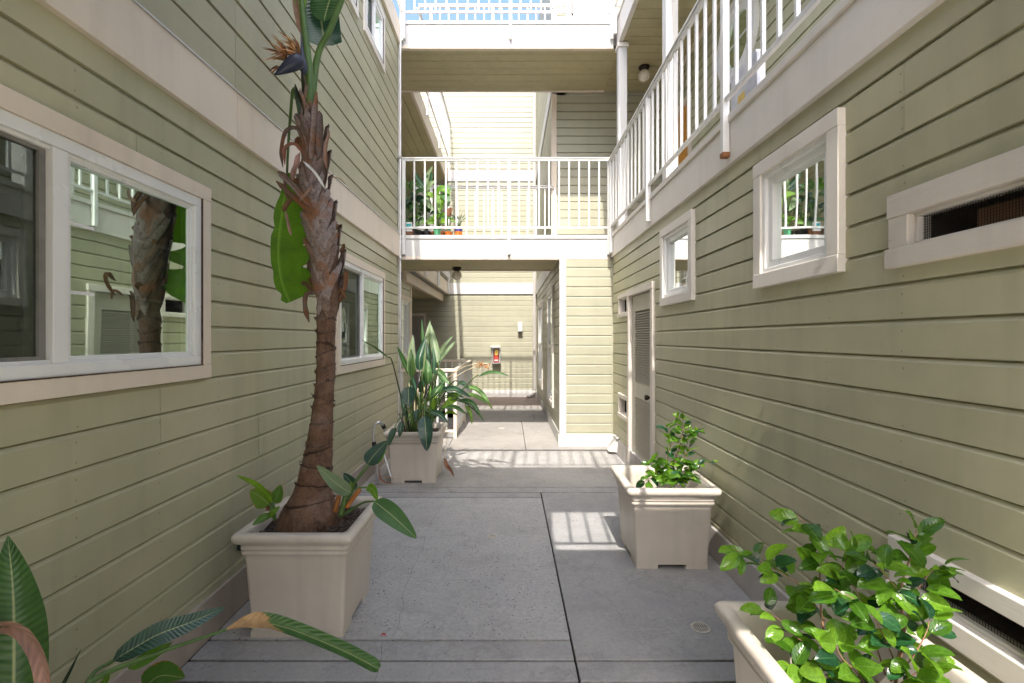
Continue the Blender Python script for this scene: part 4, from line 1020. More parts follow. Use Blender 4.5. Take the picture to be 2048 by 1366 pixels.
for k in range(16):
    c = z7(1640+R.uniform(-15,140)*(.4 if k < 9 else 1), 625+R.uniform(-20,60)*(k >= 9), 4.97); d = Vector((R.uniform(-1,1), R.uniform(-.6,.3), R.uniform(-.3,1))).normalized()*R.uniform(.03,.075)
    blade_mb([c, c+d*.5+Vector((0,0,.006)), c+d], .005, (0,-1,.2), .3, 'lance', 4, mb=fb_)
build('dried_flower', fb_, M['stalk_orange'], BP)
leaf(BP, [z8(1150,860,4.78), z8(1170,960,4.74), z8(1230,1030,4.72), z8(1285,1120,4.70)], .035, (.5,-1,.2), M['leaf_brown'], [z8(1120,380,4.95), z8(1190,560,4.85), z8(1160,800,4.80), z8(1150,865,4.78)], .003, M['stalk_pale'], name='dead_leaf', fold=.9, n=12, rip=.4)
DL = thing('dead_leaf_litter', 'curled dry leaves on the paving at the foot of the back planter', 'dead leaves', (-1.25, 4.85, 0))
for pts, hw in (([(250,1060),(280,1160),(330,1205),(400,1215)], 26), ([(330,1150),(400,1135),(465,1165)], 14), ([(270,1010),(262,1100),(255,1180)], 16), ([(300,1205),(420,1222),(480,1216)], 10)):
    leaf(DL, [z8(x, y, 4.86) + Vector((0,0,.01)) for x, y in pts], pxm(hw, 4.86), (.2,-1,.6), M['leaf_grey'], name='dry_leaf', fold=.8, n=10, rip=.5)

# --- tall trunk (giant bird of paradise) in the front-left planter
GT = thing('palm_like_tree', 'tall shaggy trunk with one hanging green leaf and a dark spiky flower', 'tree', (-1.03, 2.63, .48))
TY = 2.63
prof = [(1046,622,62),(1025,622,56),(1004,620,46),(985,625,38),(962,630,33.5),(937,631,30.5),(910,636,27.5),(886,638,25.5),(850,643,22.5),(819,646,20.5),(751,651,18.5),(684,652,17.2),(634,652,19),(617,656,19),(573,653,21),(514,653,23),(456,643,23),(412,637,22),(368,628,20),(309,630,17),(260,622,20),(205,616,11)]
cp = [at(x, y, TY) for y, x, r in prof]; cr = [r/FPX*TY for _, _, r in prof]
def trunk_at(z):
    for i in range(len(cp)-1):
        if cp[i].z <= z <= cp[i+1].z:
            t = (z-cp[i].z)/(cp[i+1].z-cp[i].z); return cp[i].lerp(cp[i+1], t), cr[i]+(cr[i+1]-cr[i])*t
    return (cp[0], cr[0]) if z < cp[0].z else (cp[-1], cr[-1])
tm = MB(); N = 150; nr = 20; z0, zN = cp[0].z, cp[-1].z; rings = []
scars = [at(0, y, TY).z for y in (1002, 966, 930, 900, 884, 845, 812, 796, 762, 735, 706, 690, 660, 640)]
for i in range(N+1):
    z = z0+(zN-z0)*i/N; c, r = trunk_at(z); rings.append(len(tm.v))
    for k in range(nr):
        a = 2*math.pi*k/nr; zz = z + .012*math.sin(a*1+z*9)+.01*noise.noise(Vector((math.cos(a)*2, math.sin(a)*2, z*6)))
        d = 0
        for s in scars:
            e = zz-s
            if -.03 < e < 0: d += .0028*(1+e/.03)
            elif 0 <= e < .008: d -= .003
        rr = r*(1+.10*noise.noise(Vector((math.cos(a)*1.5, math.sin(a)*1.5, z*5)))+.03*noise.noise(Vector((math.cos(a)*6, math.sin(a)*6, z*14)))) + d
        tm.uv[len(tm.v)] = (k/nr*1.0, z*1.2); tm.v.append(Vector((c.x+rr*math.cos(a), c.y+rr*math.sin(a), z)))
for i in range(N):
    for k in range(nr): tm.f.append([rings[i]+k, rings[i]+(k+1)%nr, rings[i+1]+(k+1)%nr, rings[i+1]+k]); tm.m.append(0)
build('trunk', tm, M['bark'], GT, smooth=True)
rt = MB()
for k in range(60):
    a = R.uniform(0, 6.28); c, r = trunk_at(.50); rr = r*R.uniform(.92,1.12); p = Vector((c.x+rr*math.cos(a), c.y+rr*math.sin(a), .475))
    q = p + Vector((math.cos(a)*R.uniform(-.035,.02), math.sin(a)*R.uniform(-.035,.02), R.uniform(.03,.08))); rt.tube([p, q], [R.uniform(.006,.011), .004], 6)
build('root_knobs', rt, M['bark'], GT, kind='stuff', smooth=True)
# old leaf scars: ragged collars with small spikes
for s in scars:
    c, r = trunk_at(s); mb = MB(); n = 40; a0 = R.uniform(0,6.28); tx, ty = R.uniform(-.025,.025), R.uniform(-.02,.02)
    for k in range(n+1):
        a = a0+2*math.pi*k/n; g_ = noise.noise(Vector((math.cos(a)*1.3, math.sin(a)*1.3, s*11)))
        h = (.001+.007*max(0, g_+.25)) + (.016*R.random() if g_ > .1 and R.random() < .22 else 0); th = .004+.010*max(0, g_+.1)
        dz = tx*math.cos(a)+ty*math.sin(a)+.007*noise.noise(Vector((k*.45, s*5, 2))); ro = r*(1.0 if g_ < -.15 else 1.035)+.002
        mb.uv[len(mb.v)] = (k/n, 0); mb.uv[len(mb.v)+1] = (k/n, 1)
        mb.v += [Vector((c.x+ro*math.cos(a), c.y+ro*math.sin(a), s-th+dz)), Vector((c.x+(ro+.001+h*.5)*math.cos(a), c.y+(ro+.001+h*.5)*math.sin(a), s+h+dz))]
    for k in range(n): mb.f.append([2*k, 2*k+2, 2*k+3, 2*k+1]); mb.m.append(0)
    build('leaf_scar', mb, M['scar'], GT, smooth=False)
# dead leaf sheaths woven up the upper trunk
def sheath(z, side, a_c, rise, width, flare, tip=0, mat='sheath', span=1.5):
    mb = MB(); n = 14; m = 5
    for i in range(n+1):
        t = i/n; ang = a_c + side*span*t**.9; zz = z + rise*t; c, r = trunk_at(zz)
        rad = r*1.03 + .006 + flare*t**2.2 + tip*max(0, t-.75)
        w = width*(1 if t < .75 else 1-.75*(t-.75)/.25)
        for j in range(m+1):
            v = j/m-.5; rr = rad + .010*(1-4*v*v) + .004*noise.noise(Vector((t*7, v*9, z*5)))
            if i == n: zz2 = zz + .025*noise.noise(Vector((v*14, z*9, 3)))
            else: zz2 = zz
            az = ang - side*.30*v*2*.5
            mb.uv[len(mb.v)] = (j/m, t); mb.v.append(Vector((c.x+rr*math.cos(az), c.y+rr*math.sin(az), zz2+v*w)))
    for i in range(n):
        for j in range(m):
            b = i*(m+1)+j; mb.f.append([b, b+1, b+m+2, b+m+1]); mb.m.append(0)
    build('leaf_sheath', mb, M[mat], GT, smooth=True)
zz = at(0, 628, TY).z; k = 0
while zz < at(0, 315, TY).z:
    side = 1 if k % 2 else -1
    sheath(zz, side, -math.pi/2 - side*.55 + R.uniform(-.1,.1), R.uniform(.20,.30), R.uniform(.06,.085), R.uniform(.002,.016), R.choice([0, 0, 0, .05]), span=R.uniform(1.5,2.1))
    if k % 3 == 0: sheath(zz+.01, side, math.pi/2, .2, .12, .02, .05)
    zz += .023; k += 1
for k in range(5):
    zz = at(0, 340-k*28, TY).z; side = 1 if k % 2 else -1
    sheath(zz, side, -math.pi/2 - side*.7, R.uniform(.2,.3), .07-.006*k, .012, .03, span=1.0)
def tpx(lst): return [at(x, y, Y) for x, y, Y in lst]
def strip(lst, hw, mat, face=(0,-1,.2), kind='strap', nm='dead_leaf', **kw):
    return leaf(GT, tpx(lst), hw, face, M[mat], name=nm, kind=kind, **kw)
# upright sheaths round the crown
strip([(622,330,2.57),(628,270,2.56),(634,184,2.58)], .024, 'sheath', fold=.7, n=10, rip=.1, nm='leaf_sheath')
strip([(640,330,2.58),(641,260,2.57),(638,222,2.6)], .026, 'sheath', fold=.6, n=10, rip=.1, nm='leaf_sheath')
strip([(612,320,2.6),(606,230,2.58),(590,168,2.6)], .020, 'petiole_dark', fold=.9, n=10, rip=.05, nm='leaf_sheath')
strip([(654,340,2.58),(652,300,2.57),(660,262,2.58)], .012, 'leaf_grey', fold=.7, n=8, nm='leaf_sheath')
# curling dead leaves on the left
strip([(612,300,2.58),(598,262,2.54),(575,265,2.52),(565,300,2.52),(566,335,2.54)], .018, 'sheath', fold=.9, n=16, rip=.3)
strip([(610,310,2.56),(590,290,2.52),(572,298,2.5),(570,330,2.5)], .014, 'leaf_brown', fold=.8, n=14, rip=.4)
strip([(600,305,2.54),(596,325,2.5),(589,345,2.49),(586,362,2.5)], .018, 'leaf_grey', fold=.7, n=12, rip=.4)
strip([(628,420,2.50),(590,375,2.48),(556,342,2.50)], .024, 'sheath', fold=.8, n=12, rip=.3)
strip([(625,430,2.50),(592,398,2.48),(552,362,2.50)], .020, 'sheath', fold=.8, n=12, rip=.3)
strip([(597,385,2.50),(580,408,2.49),(566,425,2.5)], .020, 'leaf_brown', fold=.8, n=10, rip=.5)
strip([(575,345,2.55),(572,375,2.54),(577,400,2.54)], .016, 'leaf_brown', fold=.8, n=10, rip=.5)
strip([(571,420,2.49),(578,450,2.48),(583,472,2.48)], .010, 'leaf_grey', fold=.6, n=8)
strip([(606,322,2.50),(630,345,2.46),(652,380,2.48)], .007, 'whitecard', fold=.3, n=10, rip=.2)
strip([(626,372,2.48),(612,390,2.46),(600,402,2.46)], .010, 'leaf_grey', fold=.6, n=8)
strip([(688,560,2.55),(694,545,2.53),(695,560,2.53),(689,590,2.55)], .018, 'leaf_brown', fold=.9, n=10, rip=.5)
strip([(676,590,2.56),(685,580,2.54),(692,598,2.54)], .012, 'leaf_brown', fold=.9, n=8, rip=.5)
strip([(632,588,2.5),(615,590,2.48),(613,615,2.48),(619,645,2.49)], .020, 'sheath', fold=.9, n=12, rip=.4)
strip([(625,580,2.52),(612,568,2.5),(604,570,2.5)], .018, 'leaf_brown', fold=.9, n=8, rip=.4)
strip([(660,352,2.6),(680,358,2.6),(692,370,2.6)], .003, 'leaf_grey', fold=.4, n=8)
for k in range(12):
    y = R.uniform(330, 620); c, r = trunk_at(at(0, y, TY).z); s = R.choice((-1,1)); a = -math.pi/2 + s*R.uniform(.9,1.7); d = Vector((math.cos(a), math.sin(a), 0))
    p = Vector((c.x, c.y, c.z)) + d*(r+.012); p.z = at(0, y, TY).z
    build('leaf_stub', blade_mb([p, p+d*.02+Vector((0,0,.025)), p+d*R.uniform(.02,.045)+Vector((0,0,R.uniform(.03,.06)))], R.uniform(.008,.018), (0,-1,.1), .7, 'strap', 6, .4, seed=k), M[R.choice(['sheath','leaf_brown','leaf_brown'])], GT)
# hanging green leaf with torn lower end
leaf(GT, tpx([(576,345,2.66),(562,430,2.68),(555,500,2.68),(561,560,2.66),(578,605,2.63)]), .038, (.25,-1,.05), M['leaf_hang'], tpx([(604,250,2.64),(592,190,2.63),(586,180,2.63),(581,230,2.64),(576,300,2.65),(574,350,2.66)]), .0085, M['petiole'], fold=.12, kind='torn', asym=6.8, n=40, rip=.07, tear=.5)
# living stalks and the blades above
build('leaf_stalk', MB().tube(catmull(tpx([(618,240,2.62),(618,150,2.60),(610,70,2.58),(600,-30,2.55)]), 14), [.030-.0012*i for i in range(15)], 10), M['petiole'], GT, smooth=True)
build('leaf_stalk', MB().tube(catmull(tpx([(624,200,2.64),(636,110,2.64),(662,55,2.62),(694,-25,2.6)]), 14), [.020-.0005*i for i in range(15)], 10), M['petiole'], GT, smooth=True)
build('leaf_stalk', MB().tube(catmull(tpx([(612,240,2.60),(606,150,2.60),(604,95,2.6)]), 10), [.014-.0006*i for i in range(11)], 8), M['petiole_dark'], GT, smooth=True)
leaf(GT, tpx([(640,-60,2.74),(640,10,2.72),(645,60,2.70),(650,92,2.68)]), .105, (.35,-1,-.25), M['leaf_dark'], fold=.12, kind='torn', n=16, rip=.05)
leaf(GT, tpx([(680,-90,2.68),(668,-30,2.68),(652,25,2.66),(648,44,2.66)]), .12, (-.3,-1,-.2), M['leaf'], fold=.25, kind='paddle', n=16, rip=.05)
leaf(GT, tpx([(600,-80,2.6),(600,-10,2.6),(602,38,2.6)]), .045, (.6,-1,-.1), M['leaf_bright'], fold=.3, kind='lance', n=12)
leaf(GT, tpx([(585,-40,2.6),(592,20,2.58),(602,70,2.58)]), .022, (.5,-1,0), M['leaf_grey'], name='dead_leaf', fold=.8, kind='strap', n=12, rip=.5)
up = at(600,-30,2.55); leaf(GT, [up, up+Vector((-.12,-.2,.45)), up+Vector((-.3,-.35,.75))], .17, (.3,.7,.4), M['leaf'], fold=.3, n=14)
up = at(694,-25,2.6); leaf(GT, [up, up+Vector((.2,.0,.4)), up+Vector((.45,-.1,.62))], .17, (-.3,.5,.5), M['leaf'], fold=.3, n=14)
# flower: dark boat-shaped bract and dry petals
bq = catmull(tpx([(606,118,2.52),(592,124,2.50),(572,136,2.48),(549,150,2.46)]), 14)
build('flower_bract', MB().tube(bq, [.012,.026,.034,.038,.040,.040,.038,.036,.033,.029,.025,.020,.015,.009,.002], 12), M['bract'], GT, smooth=True)
build('flower_bract', MB().tube(catmull(tpx([(608,150,2.55),(605,115,2.55),(602,60,2.55)]), 8), [.004,.018,.022,.020,.015,.010,.006,.004,.001], 10), M['bract'], GT, smooth=True)
for grp, (cx_, cy_) in enumerate(((600,112),(575,122),(568,135))):
    for k in range((18, 16, 7)[grp]):
        an = math.radians(R.uniform(100, 178) if grp < 2 else R.uniform(175, 205)); L = R.uniform(34, 74) if grp < 2 else R.uniform(20,36)
        q = [(cx_, cy_, 2.5), (cx_+L*.5*math.cos(an), cy_-L*.5*math.sin(an), 2.48+R.uniform(-.05,.05)), (cx_+L*math.cos(an+.15), cy_-L*math.sin(an+.15)+3, 2.46+R.uniform(-.08,.08))]
        leaf(GT, tpx(q), R.uniform(.005,.010), (0,-1,.2), M[R.choice(['stalk_orange','leaf_brown','leaf_brown','leaf_tan'])], name='dry_petal', fold=.5, kind='lance', n=6, rip=.2)

# --- small shoots in the front-left planter
def z3(x, y, Y): return at(460+x/5.389, 920+y/5.389, Y)
def p3(w, Y): return w/5.389/FPX*Y
def shoot(label, root, data, group='young shoots beside the trunk'):
    T = thing('young_plant', label, 'plant', root, group); root = Vector(root)
    for pts, hw, mt, fo, fc, st in data:
        p = [z3(*q) for q in pts]
        stk = [root] + [z3(*q) for q in st] + [p[0]]
        leaf(T, p, p3(hw, p[1].y), fc, M[mt], stk, .006, M['petiole'], fold=fo, n=16)
    return T
shoot('young shoot with browned leaf tips on the left of the trunk', z3(485,640,2.47), [
  ([(450,460,2.46),(300,290,2.42),(62,165,2.38)], 58, 'leaf_bright', .95, (.1,-1,.9), [(470,560,2.46)]),
  ([(420,480,2.5),(330,400,2.5),(215,330,2.5)], 110, 'leaf_half_dry', .1, (.1,-1,.2), [(470,570,2.49)]),
  ([(470,460,2.52),(520,370,2.53),(545,265,2.55)], 80, 'leaf_half_dry', .2, (-.2,-1,.1), [(478,560,2.5)]),
  ([(425,605,2.42),(470,560,2.41),(540,500,2.42)], 42, 'leaf_bright', .4, (-.1,-1,.4), [(480,620,2.45)]),
  ([(430,590,2.44),(340,640,2.40),(240,705,2.36)], 50, 'leaf_half_dry', .35, (.1,-1,.5), [(470,610,2.45)]),
  ([(440,520,2.55),(410,500,2.55),(390,530,2.54)], 55, 'leaf_brown', .4, (.3,-1,.1), [(470,560,2.52)])])
SR = shoot('young shoot with a ribbed leaf hanging over the rim on the right of the trunk', z3(1190,610,2.52), [
  ([(1300,355,2.50),(1140,250,2.46),(935,55,2.44)], 82, 'leaf_pale', .25, (.2,-1,.5), [(1220,500,2.51)]),
  ([(1335,330,2.6),(1300,240,2.62),(1225,140,2.64)], 66, 'leaf_dark', .3, (.1,-1,.3), [(1240,480,2.55)]),
  ([(1555,445,2.42),(1760,610,2.36),(2012,845,2.30)], 120, 'leaf', .22, (.35,-1,.7), [(1330,520,2.5),(1450,455,2.45)]),
  ([(1480,292,2.5),(1540,320,2.48),(1590,440,2.46)], 52, 'leaf_bright', .4, (.1,-1,.4), [(1230,480,2.53),(1330,320,2.52)]),
  ([(1270,330,2.56),(1300,290,2.56),(1310,230,2.56)], 40, 'leaf_half_dry', .3, (.1,-1,.1), [(1230,500,2.54)]),
  ([(1480,45,2.6),(1560,-60,2.62),(1700,-210,2.66)], 92, 'leaf_dark', .2, (.25,-1,.5), [(1240,480,2.55),(1340,250,2.58)]),
  ([(1520,40,2.62),(1600,-40,2.64),(1690,-170,2.66)], 60, 'leaf_bright', .5, (.4,-1,.2), [(1240,480,2.56),(1350,250,2.6)])])
for q, r, m_ in (([(1255,510,2.5),(1320,420,2.5),(1400,318,2.5)], .012, 'stalk_orange'), ([(1190,600,2.5),(1225,470,2.5),(1245,380,2.5)], .014, 'petiole'), ([(1130,560,2.56),(1160,450,2.57),(1175,380,2.58)], .014, 'stalk_orange')):
    build('leaf_stalk', MB().tube(catmull([z3(*c) for c in q], 8), r, 8), M[m_], SR, smooth=True)

# --- plant in the planter at the bottom left edge
EP = thing('bird_of_paradise', 'cropped bird of paradise leaves reaching in at the bottom left corner', 'plant', (-1.1, 1.02, .48))
er = Vector((-1.1, 1.02, .47))
leaf(EP, tpx([(25,1520,1.06),(28,1300,1.08),(26,1180,1.10),(16,1072,1.12)]), .064, (.7,-.75,.1), M['leaf'], [er, at(25,1520,1.06)], .01, fold=.45, kind='lance', n=18, rip=.04)
leaf(EP, tpx([(-60,1270,1.15),(20,1252,1.05),(70,1290,1.02),(88,1345,1.0),(95,1420,1.0)]), .017, (.4,-1,.3), M['leaf_grey'], name='dead_leaf', fold=.7, kind='strap', n=18, rip=.25)
leaf(EP, tpx([(225,1322,1.36),(310,1272,1.42),(380,1245,1.48),(452,1214,1.55)]), .034, (.25,-1,.55), M['leaf_dark'], [er, at(120,1480,1.15), at(180,1355,1.3), at(225,1322,1.36)], .006, fold=.25, n=18)
leaf(EP, tpx([(255,1338,1.38),(310,1305,1.42),(345,1285,1.46)]), .018, (.3,-1,.1), M['leaf_bright'], fold=.3, kind='lance', n=10)
st = tpx([(60,1500,1.1),(175,1368,1.25),(300,1312,1.4),(400,1277,1.5),(453,1259,1.56)])
l4 = leaf(EP, tpx([(450,1260,1.56),(510,1246,1.61),(577,1257,1.67),(690,1303,1.74),(757,1338,1.78)]), .036, (.1,-.8,.9), M['leaf_burnt'], None, fold=.8, kind='torn', n=30, rip=.10)
build('leaf_stalk', MB().tube(catmull([er]+st, 20), [.010-.0003*i for i in range(21)], 8), M['petiole'], l4, smooth=True)
leaf(EP, tpx([(95,1420,1.3),(130,1362,1.3),(163,1296,1.3)]), .006, (.5,-1,.2), M['leaf_dark'], fold=.5, kind='lance', n=10)
leaf(EP, tpx([(285,1380,1.5),(320,1352,1.52),(370,1356,1.5)]), .045, (.0,-.6,1), M['leaf_half_dry'], fold=.3, n=12, rip=.2)
leaf(EP, tpx([(190,1400,1.35),(205,1372,1.36),(222,1340,1.38)]), .014, (.3,-1,.1), M['leaf_bright'], fold=.4, kind='lance', n=8)

# --- ficus shrubs
def fmesh(mat, seed):
    return mesh_of('leaf', blade_mb([Vector((0,0,0)), Vector((0,.45,.05)), Vector((0,.85,.0)), Vector((0,1.08,-.10))], .33, (0,0,1), .30, 'ovate', 12, .035, seed=seed), mat, smooth=True)
FM = [fmesh(M['ficus'], 1.3), fmesh(M['ficus'], 7.1), fmesh(M['ficus'], 4.4), fmesh(M['ficus_dark'], 9.9)]
def ficus(label, loc, branches, size, seed, pick=(0,1,2,0,1,3), down=.5):
    T = thing('shrub', label, 'shrub', loc, 'leafy shrubs in the right hand planters'); r = random.Random(seed)
    for pts, rad, nl, t0 in branches:
        q = catmull([at(*p) for p in pts], 20)
        build('stem', MB().tube(q, [rad*(1-.75*i/20) for i in range(21)], 6), M['stem_red'], T, smooth=True)
        nl = int(nl*1.05)
        for k in range(nl):
            t = t0 + (1-t0)*(k+r.random()*.6)/nl; i = min(19, int(t*20)); p = q[i].lerp(q[i+1], t*20-i); tan = (q[i+1]-q[i]).normalized()
            side = 1 if k % 2 else -1
            d = Vector((r.uniform(.3,1)*side, r.uniform(-1,.6), r.uniform(-down,.45))).normalized()*.8 + tan*.45; d.normalize()
            nrm = Vector((r.uniform(-.5,.5), r.uniform(-.9,.2), r.uniform(.35,1))); nrm = (nrm-d*nrm.dot(d)).normalized()
            x = d.cross(nrm).normalized(); mt = Matrix((x, d, nrm)).transposed(); s = size*r.uniform(.65,1.15)
            po = p + d*size*.22
            lf = inst('leaf', FM[r.choice(pick)], T, po, mt.to_quaternion(), (s*r.uniform(.85,1.15), s, s))
            if nl < 60: build('leaf_stalk', MB().tube([p, po+d*.004], .0011, 4), M['stem_red'], lf) if False else None
    return T
def z5(x, y, Y): return (1400+x/3.724, 1000+y/3.724, Y)
NEAR = [
 ([z5(1440,1500,1.45), z5(1470,1250,1.44), z5(1510,950,1.43), z5(1500,650,1.45), z5(1580,380,1.48), z5(1612,225,1.5)], .006, 26, .30),
 ([z5(1480,1300,1.43), z5(1560,800,1.42), z5(1700,560,1.42), z5(1800,480,1.42)], .003, 15, .35),
 ([z5(1050,1560,1.50), z5(960,1200,1.5), z5(910,900,1.52), z5(890,600,1.55), z5(900,330,1.58), z5(720,110,1.6)], .005, 30, .30),
 ([z5(930,900,1.52), z5(760,650,1.56), z5(520,500,1.6), z5(230,350,1.64)], .003, 24, .12),
 ([z5(1000,1100,1.46), z5(760,1050,1.48), z5(600,900,1.5), z5(470,800,1.52)], .0025, 16, .15),
 ([z5(1380,1300,1.44), z5(1250,900,1.46), z5(1150,650,1.5), z5(1050,520,1.52), z5(1190,300,1.55)], .003, 24, .25),
 ([z5(1450,1200,1.42), z5(1360,1000,1.38), z5(1240,800,1.36), z5(1000,660,1.38)], .003, 20, .2),
 ([z5(1420,1350,1.40), z5(1560,1200,1.36), z5(1680,1000,1.36), z5(1720,840,1.38)], .003, 14, .25),
 ([z5(1050,1500,1.44), z5(900,1300,1.42), z5(760,1200,1.42), z5(680,1260,1.4)], .003, 18, .2),
 ([z5(1300,1500,1.38), z5(1180,1300,1.36), z5(1060,1180,1.36), z5(1000,1050,1.38)], .003, 18, .2),
 ([z5(1450,1400,1.40), z5(1560,1320,1.36), z5(1660,1250,1.34)], .003, 12, .1),
 ([z5(1500,700,1.44), z5(1380,560,1.44), z5(1280,460,1.46)], .002, 14, .1),
]
ficus('glossy sprawling shrub spilling over the bottom right planter', (1.05, 1.45, .3), NEAR, .074, 5, down=.95)
def z6(x, y, Y): return (1200+x/4.138, 820+y/4.138, Y)
MID = [
 ([z6(590,700,3.33), z6(600,500,3.33), z6(660,300,3.32), z6(690,150,3.32), z6(650,60,3.32)], .006, 24, .3),
 ([z6(600,620,3.33), z6(690,420,3.33), z6(740,300,3.32), z6(720,190,3.3)], .004, 16, .3),
 ([z6(590,620,3.33), z6(560,420,3.34), z6(590,250,3.35), z6(540,140,3.36)], .004, 16, .3),
 ([z6(600,560,3.30), z6(700,500,3.28), z6(800,460,3.26), z6(930,415,3.25)], .003, 10, .3),
 ([z6(660,260,3.32), z6(740,200,3.3), z6(830,160,3.28)], .002, 9, .2),
 ([z6(590,620,3.3), z6(500,560,3.26), z6(430,540,3.24), z6(360,600,3.22)], .003, 20, .1),
 ([z6(600,620,3.28), z6(660,560,3.22), z6(720,540,3.2), z6(750,580,3.18)], .003, 20, .1),
 ([z6(590,620,3.3), z6(520,480,3.28), z6(470,430,3.26), z6(420,450,3.24)], .003, 18, .1),
 ([z6(600,620,3.3), z6(590,560,3.2), z6(560,540,3.16), z6(540,580,3.14)], .003, 20, .1),
 ([z6(600,620,3.34), z6(640,500,3.3), z6(660,430,3.26), z6(720,440,3.22)], .003, 20, .1),
 ([z6(600,630,3.28), z6(660,590,3.2), z6(640,570,3.16), z6(620,590,3.14)], .003, 18, .1),
]
ficus('bushy young shrub rising from the pale planter by the louvred door', (1.06, 3.33, .4), MID, .066, 9, down=.35)

# ------------------------------------------------------------------ potted plants on the lower bridge
def zp(x, y, Y): return at(790+x/6.83, 300+y/6.83, Y)
def potted(label, px, Y, r, h, potmat, leaves, band=None):
    b = zp(px, 1160, Y); b.z = 2.907
    T = thing('potted_plant', label, 'potted plant', b, 'potted plants on the lower footbridge')
    pr = [(.001,.0),(r*.78,.0),(r*.98,h*.86),(r*1.06,h*.86),(r*1.06,h),(r*.95,h),(r*.92,h*.9),(.001,h*.88)]
    build('pot', MB().lathe(pr, b, 16), potmat, T)
    if band: build('pot_band', MB().lathe([(r*.84,h*.15),(r*.955,h*.6)], b+Vector((0,0,0)), 16) if False else MB().lathe([(r*.845,h*.2),(r*.945,h*.62)], b, 16), band, T)
    for pts, hw, mt, fo, fc, kd in leaves:
        p = [zp(*q) for q in pts]; root = b+Vector((R.uniform(-.02,.02), R.uniform(-.02,.02), h*.9))
        leaf(T, p, hw/6.83/FPX*Y, fc, M[mt], [root, root.lerp(p[0],.6)+Vector((0,0,.02)), p[0]], .004, M['petiole'], fold=fo, kind=kd, n=10)
    return T
def fan(cx, cy, Y, n, L, hw, mats, a0, a1, kd='paddle', droop=.25, sd=1):
    r = random.Random(sd); out = []
    for k in range(n):
        a = math.radians(a0+(a1-a0)*(k+.5*r.random())/max(1,n-1)); l = L*r.uniform(.7,1.1); y0 = Y+r.uniform(-.12,.12)
        x1, y1 = cx+l*.35*math.cos(a), cy-l*.35*math.sin(a); x2, y2 = cx+l*.75*math.cos(a), cy-l*.72*math.sin(a); x3, y3 = cx+l*1.1*math.cos(a), cy-l*math.sin(a)+l*droop
        out.append(([(x1,y1,y0),(x2,y2,y0-.05),(x3,y3,y0-.1)], hw*r.uniform(.8,1.2), r.choice(mats), .3, (r.uniform(-.5,.5),-1,r.uniform(0,.8)), kd))
    return out
potted('tall pot plant with arching pale leaves against the left corner post', 130, 6.85, .10, .16, M['brownpot'], fan(150,640,6.85,9,330,42,['leaf_pale','leaf_bright','leaf'],20,165,'lance',.3,3) + fan(140,860,6.85,7,200,40,['leaf_dark','leaf'],10,170,'lance',.3,4))
potted('pot plant with dark fingered leaves over a black pot', 270, 6.95, .10, .15, M['blackpot'], fan(270,760,6.9,8,190,58,['leaf_dark','leaf_dark','leaf'],5,175,'paddle',.35,5) + fan(280,1000,6.85,5,130,42,['leaf','leaf_bright'],20,160,'paddle',.35,6))
potted('tallest pot plant with blue grey leaves near the left soffit', 430, 7.15, .11, .17, M['blackpot'], [([(430,500,7.1),(450,360,7.1),(520,215,7.08)],45,'leaf_pale',.4,(-.3,-1,.2),'paddle'), ([(420,540,7.1),(330,420,7.08),(255,285,7.05)],42,'leaf_dark',.4,(.2,-1,.3),'paddle'), ([(430,560,7.05),(490,470,7.0),(560,420,6.98)],48,'leaf_pale',.3,(0,-1,.5),'paddle'), ([(410,560,7.05),(330,500,7.0),(250,480,7.0)],36,'leaf_dark',.4,(0,-1,.6),'lance'), ([(440,480,7.12),(480,350,7.1),(470,330,7.1)],50,'leaf_dark',.3,(0,-1,.3),'paddle')] + fan(430,900,7.05,7,200,44,['leaf','leaf_pale','leaf_dark'],20,160,'paddle',.3,7))
potted('pot plant with large drooping lit leaves beside the tall one', 600, 7.1, .12, .16, M['terracotta'], [([(560,620,7.0),(640,540,6.95),(760,610,6.9)],70,'leaf_bright',.3,(0,-1,.7),'paddle'), ([(620,560,7.05),(700,520,7.0),(775,560,6.98)],60,'leaf',.3,(.1,-1,.6),'paddle'), ([(640,600,6.95),(700,650,6.9),(730,780,6.86)],66,'leaf',.25,(.1,-1,.3),'paddle'), ([(600,600,6.95),(620,720,6.9),(610,860,6.86)],62,'leaf_bright',.25,(-.1,-1,.3),'paddle'), ([(390,660,6.9),(440,720,6.85),(525,830,6.8)],56,'leaf_pale',.3,(.1,-1,.4),'paddle'), ([(520,640,6.95),(470,610,6.92),(400,600,6.9)],50,'leaf_bright',.3,(0,-1,.5),'paddle')] + fan(600,960,7.0,6,150,40,['leaf','leaf_bright','leaf_half_dry'],20,160,'paddle',.3,8))
potted('small mint green pot with yellowing leaves behind the bottom rail', 578, 6.72, .052, .13, M['greenpot'], fan(580,1000,6.7,6,130,38,['leaf_bright','leaf_half_dry','leaf'],10,170,'paddle',.3,9))
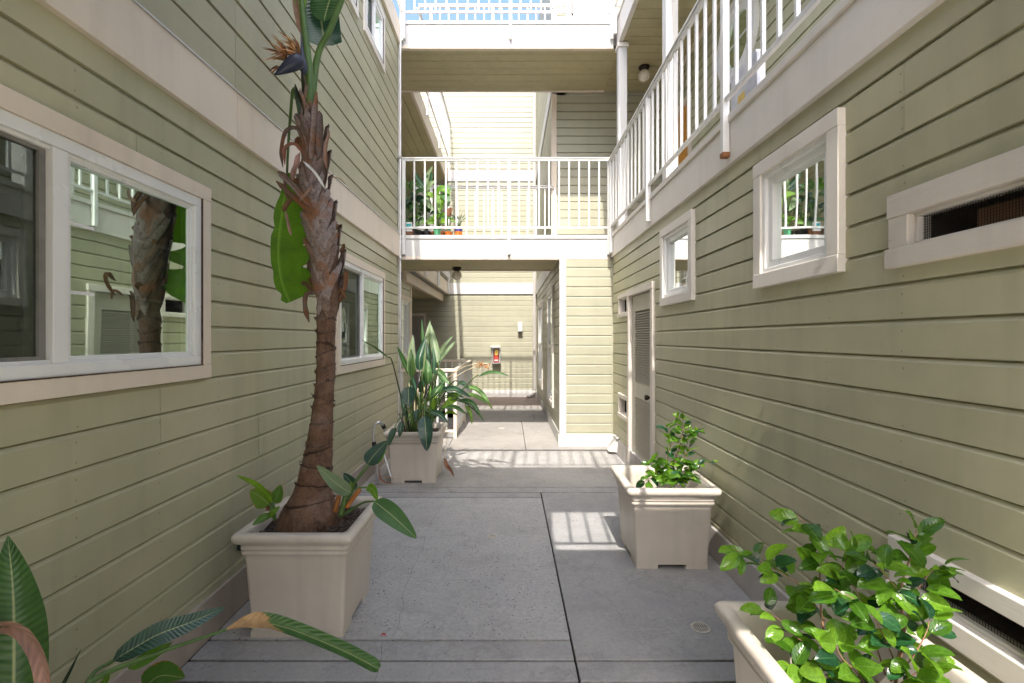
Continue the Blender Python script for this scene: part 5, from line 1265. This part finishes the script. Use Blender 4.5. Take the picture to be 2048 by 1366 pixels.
potted('dark red leaved plant in an orange pot', 735, 6.85, .055, .11, M['orangepot'], [([(720,900,6.85),(740,850,6.83),(785,790,6.8)],60,'leaf_brown',.2,(-.2,-1,.1),'paddle')] + fan(730,1010,6.82,5,110,34,['leaf','leaf_half_dry'],15,165,'paddle',.3,10))
potted('spiky plant in a blue and orange glazed pot, rightmost of the pots', 868, 6.8, .058, .17, M['bluepot'], fan(880,1000,6.8,7,170,12,['leaf','leaf_dark'],35,140,'lance',.0,11), M['orangepot'])
potted('glossy trailing plant in a terracotta pot by the teal seed packet', 190, 6.72, .065, .10, M['terracotta'], [([(290,980,6.66),(300,1020,6.62),(280,1080,6.6)],52,'leaf',.2,(.1,-1,.3),'paddle'), ([(350,1010,6.66),(420,980,6.62),(500,1000,6.6)],34,'leaf_half_dry',.3,(0,-1,.8),'paddle')] + fan(220,1000,6.7,5,120,30,['leaf_dark','leaf'],30,150,'paddle',.3,12))
pk = zp(188, 985, 6.62); K = thing('seed_packet', 'white carton with teal print propped among the pots', 'packet', (pk.x, 6.63, 2.907))
build('carton', MB().box(pk.x-.042,pk.x+.042,6.62,6.65,2.98,3.105), M['whitecard'], K); build('print', MB().box(pk.x-.034,pk.x+.034,6.617,6.6195,3.02,3.085), M['teal'], K)
build('stand', MB().box(pk.x-.042,pk.x+.042,6.62,6.66,2.907,2.979), M['brownpot'], K)
PC = thing('parcel', 'pale grey flat carton with a yellow sticker standing on the right gallery', 'parcel', (1.60, 3.2, 2.9))
build('carton', MB().box(1.56,1.62,3.02,3.36,2.899,3.33), M['boxgrey'], PC, bevel=.004); build('sticker', MB().box(1.557,1.5597,3.16,3.25,3.02,3.14), M['yellow'], PC)
build('carton_flap', MB().box(1.558,1.61,3.0,3.018,2.905,3.30), M['boxgrey'], PC)
pt = gp(767, 1274); tag(build('fallen_petal', blade_mb([pt+Vector((-.012,0,.003)), pt+Vector((0,.003,.012)), pt+Vector((.014,-.002,.004))], .009, (0,0,1), .5, 'paddle', 6, .4), M['red']), 'small crumpled red petal on the paving joint near the front left planter', 'petal')
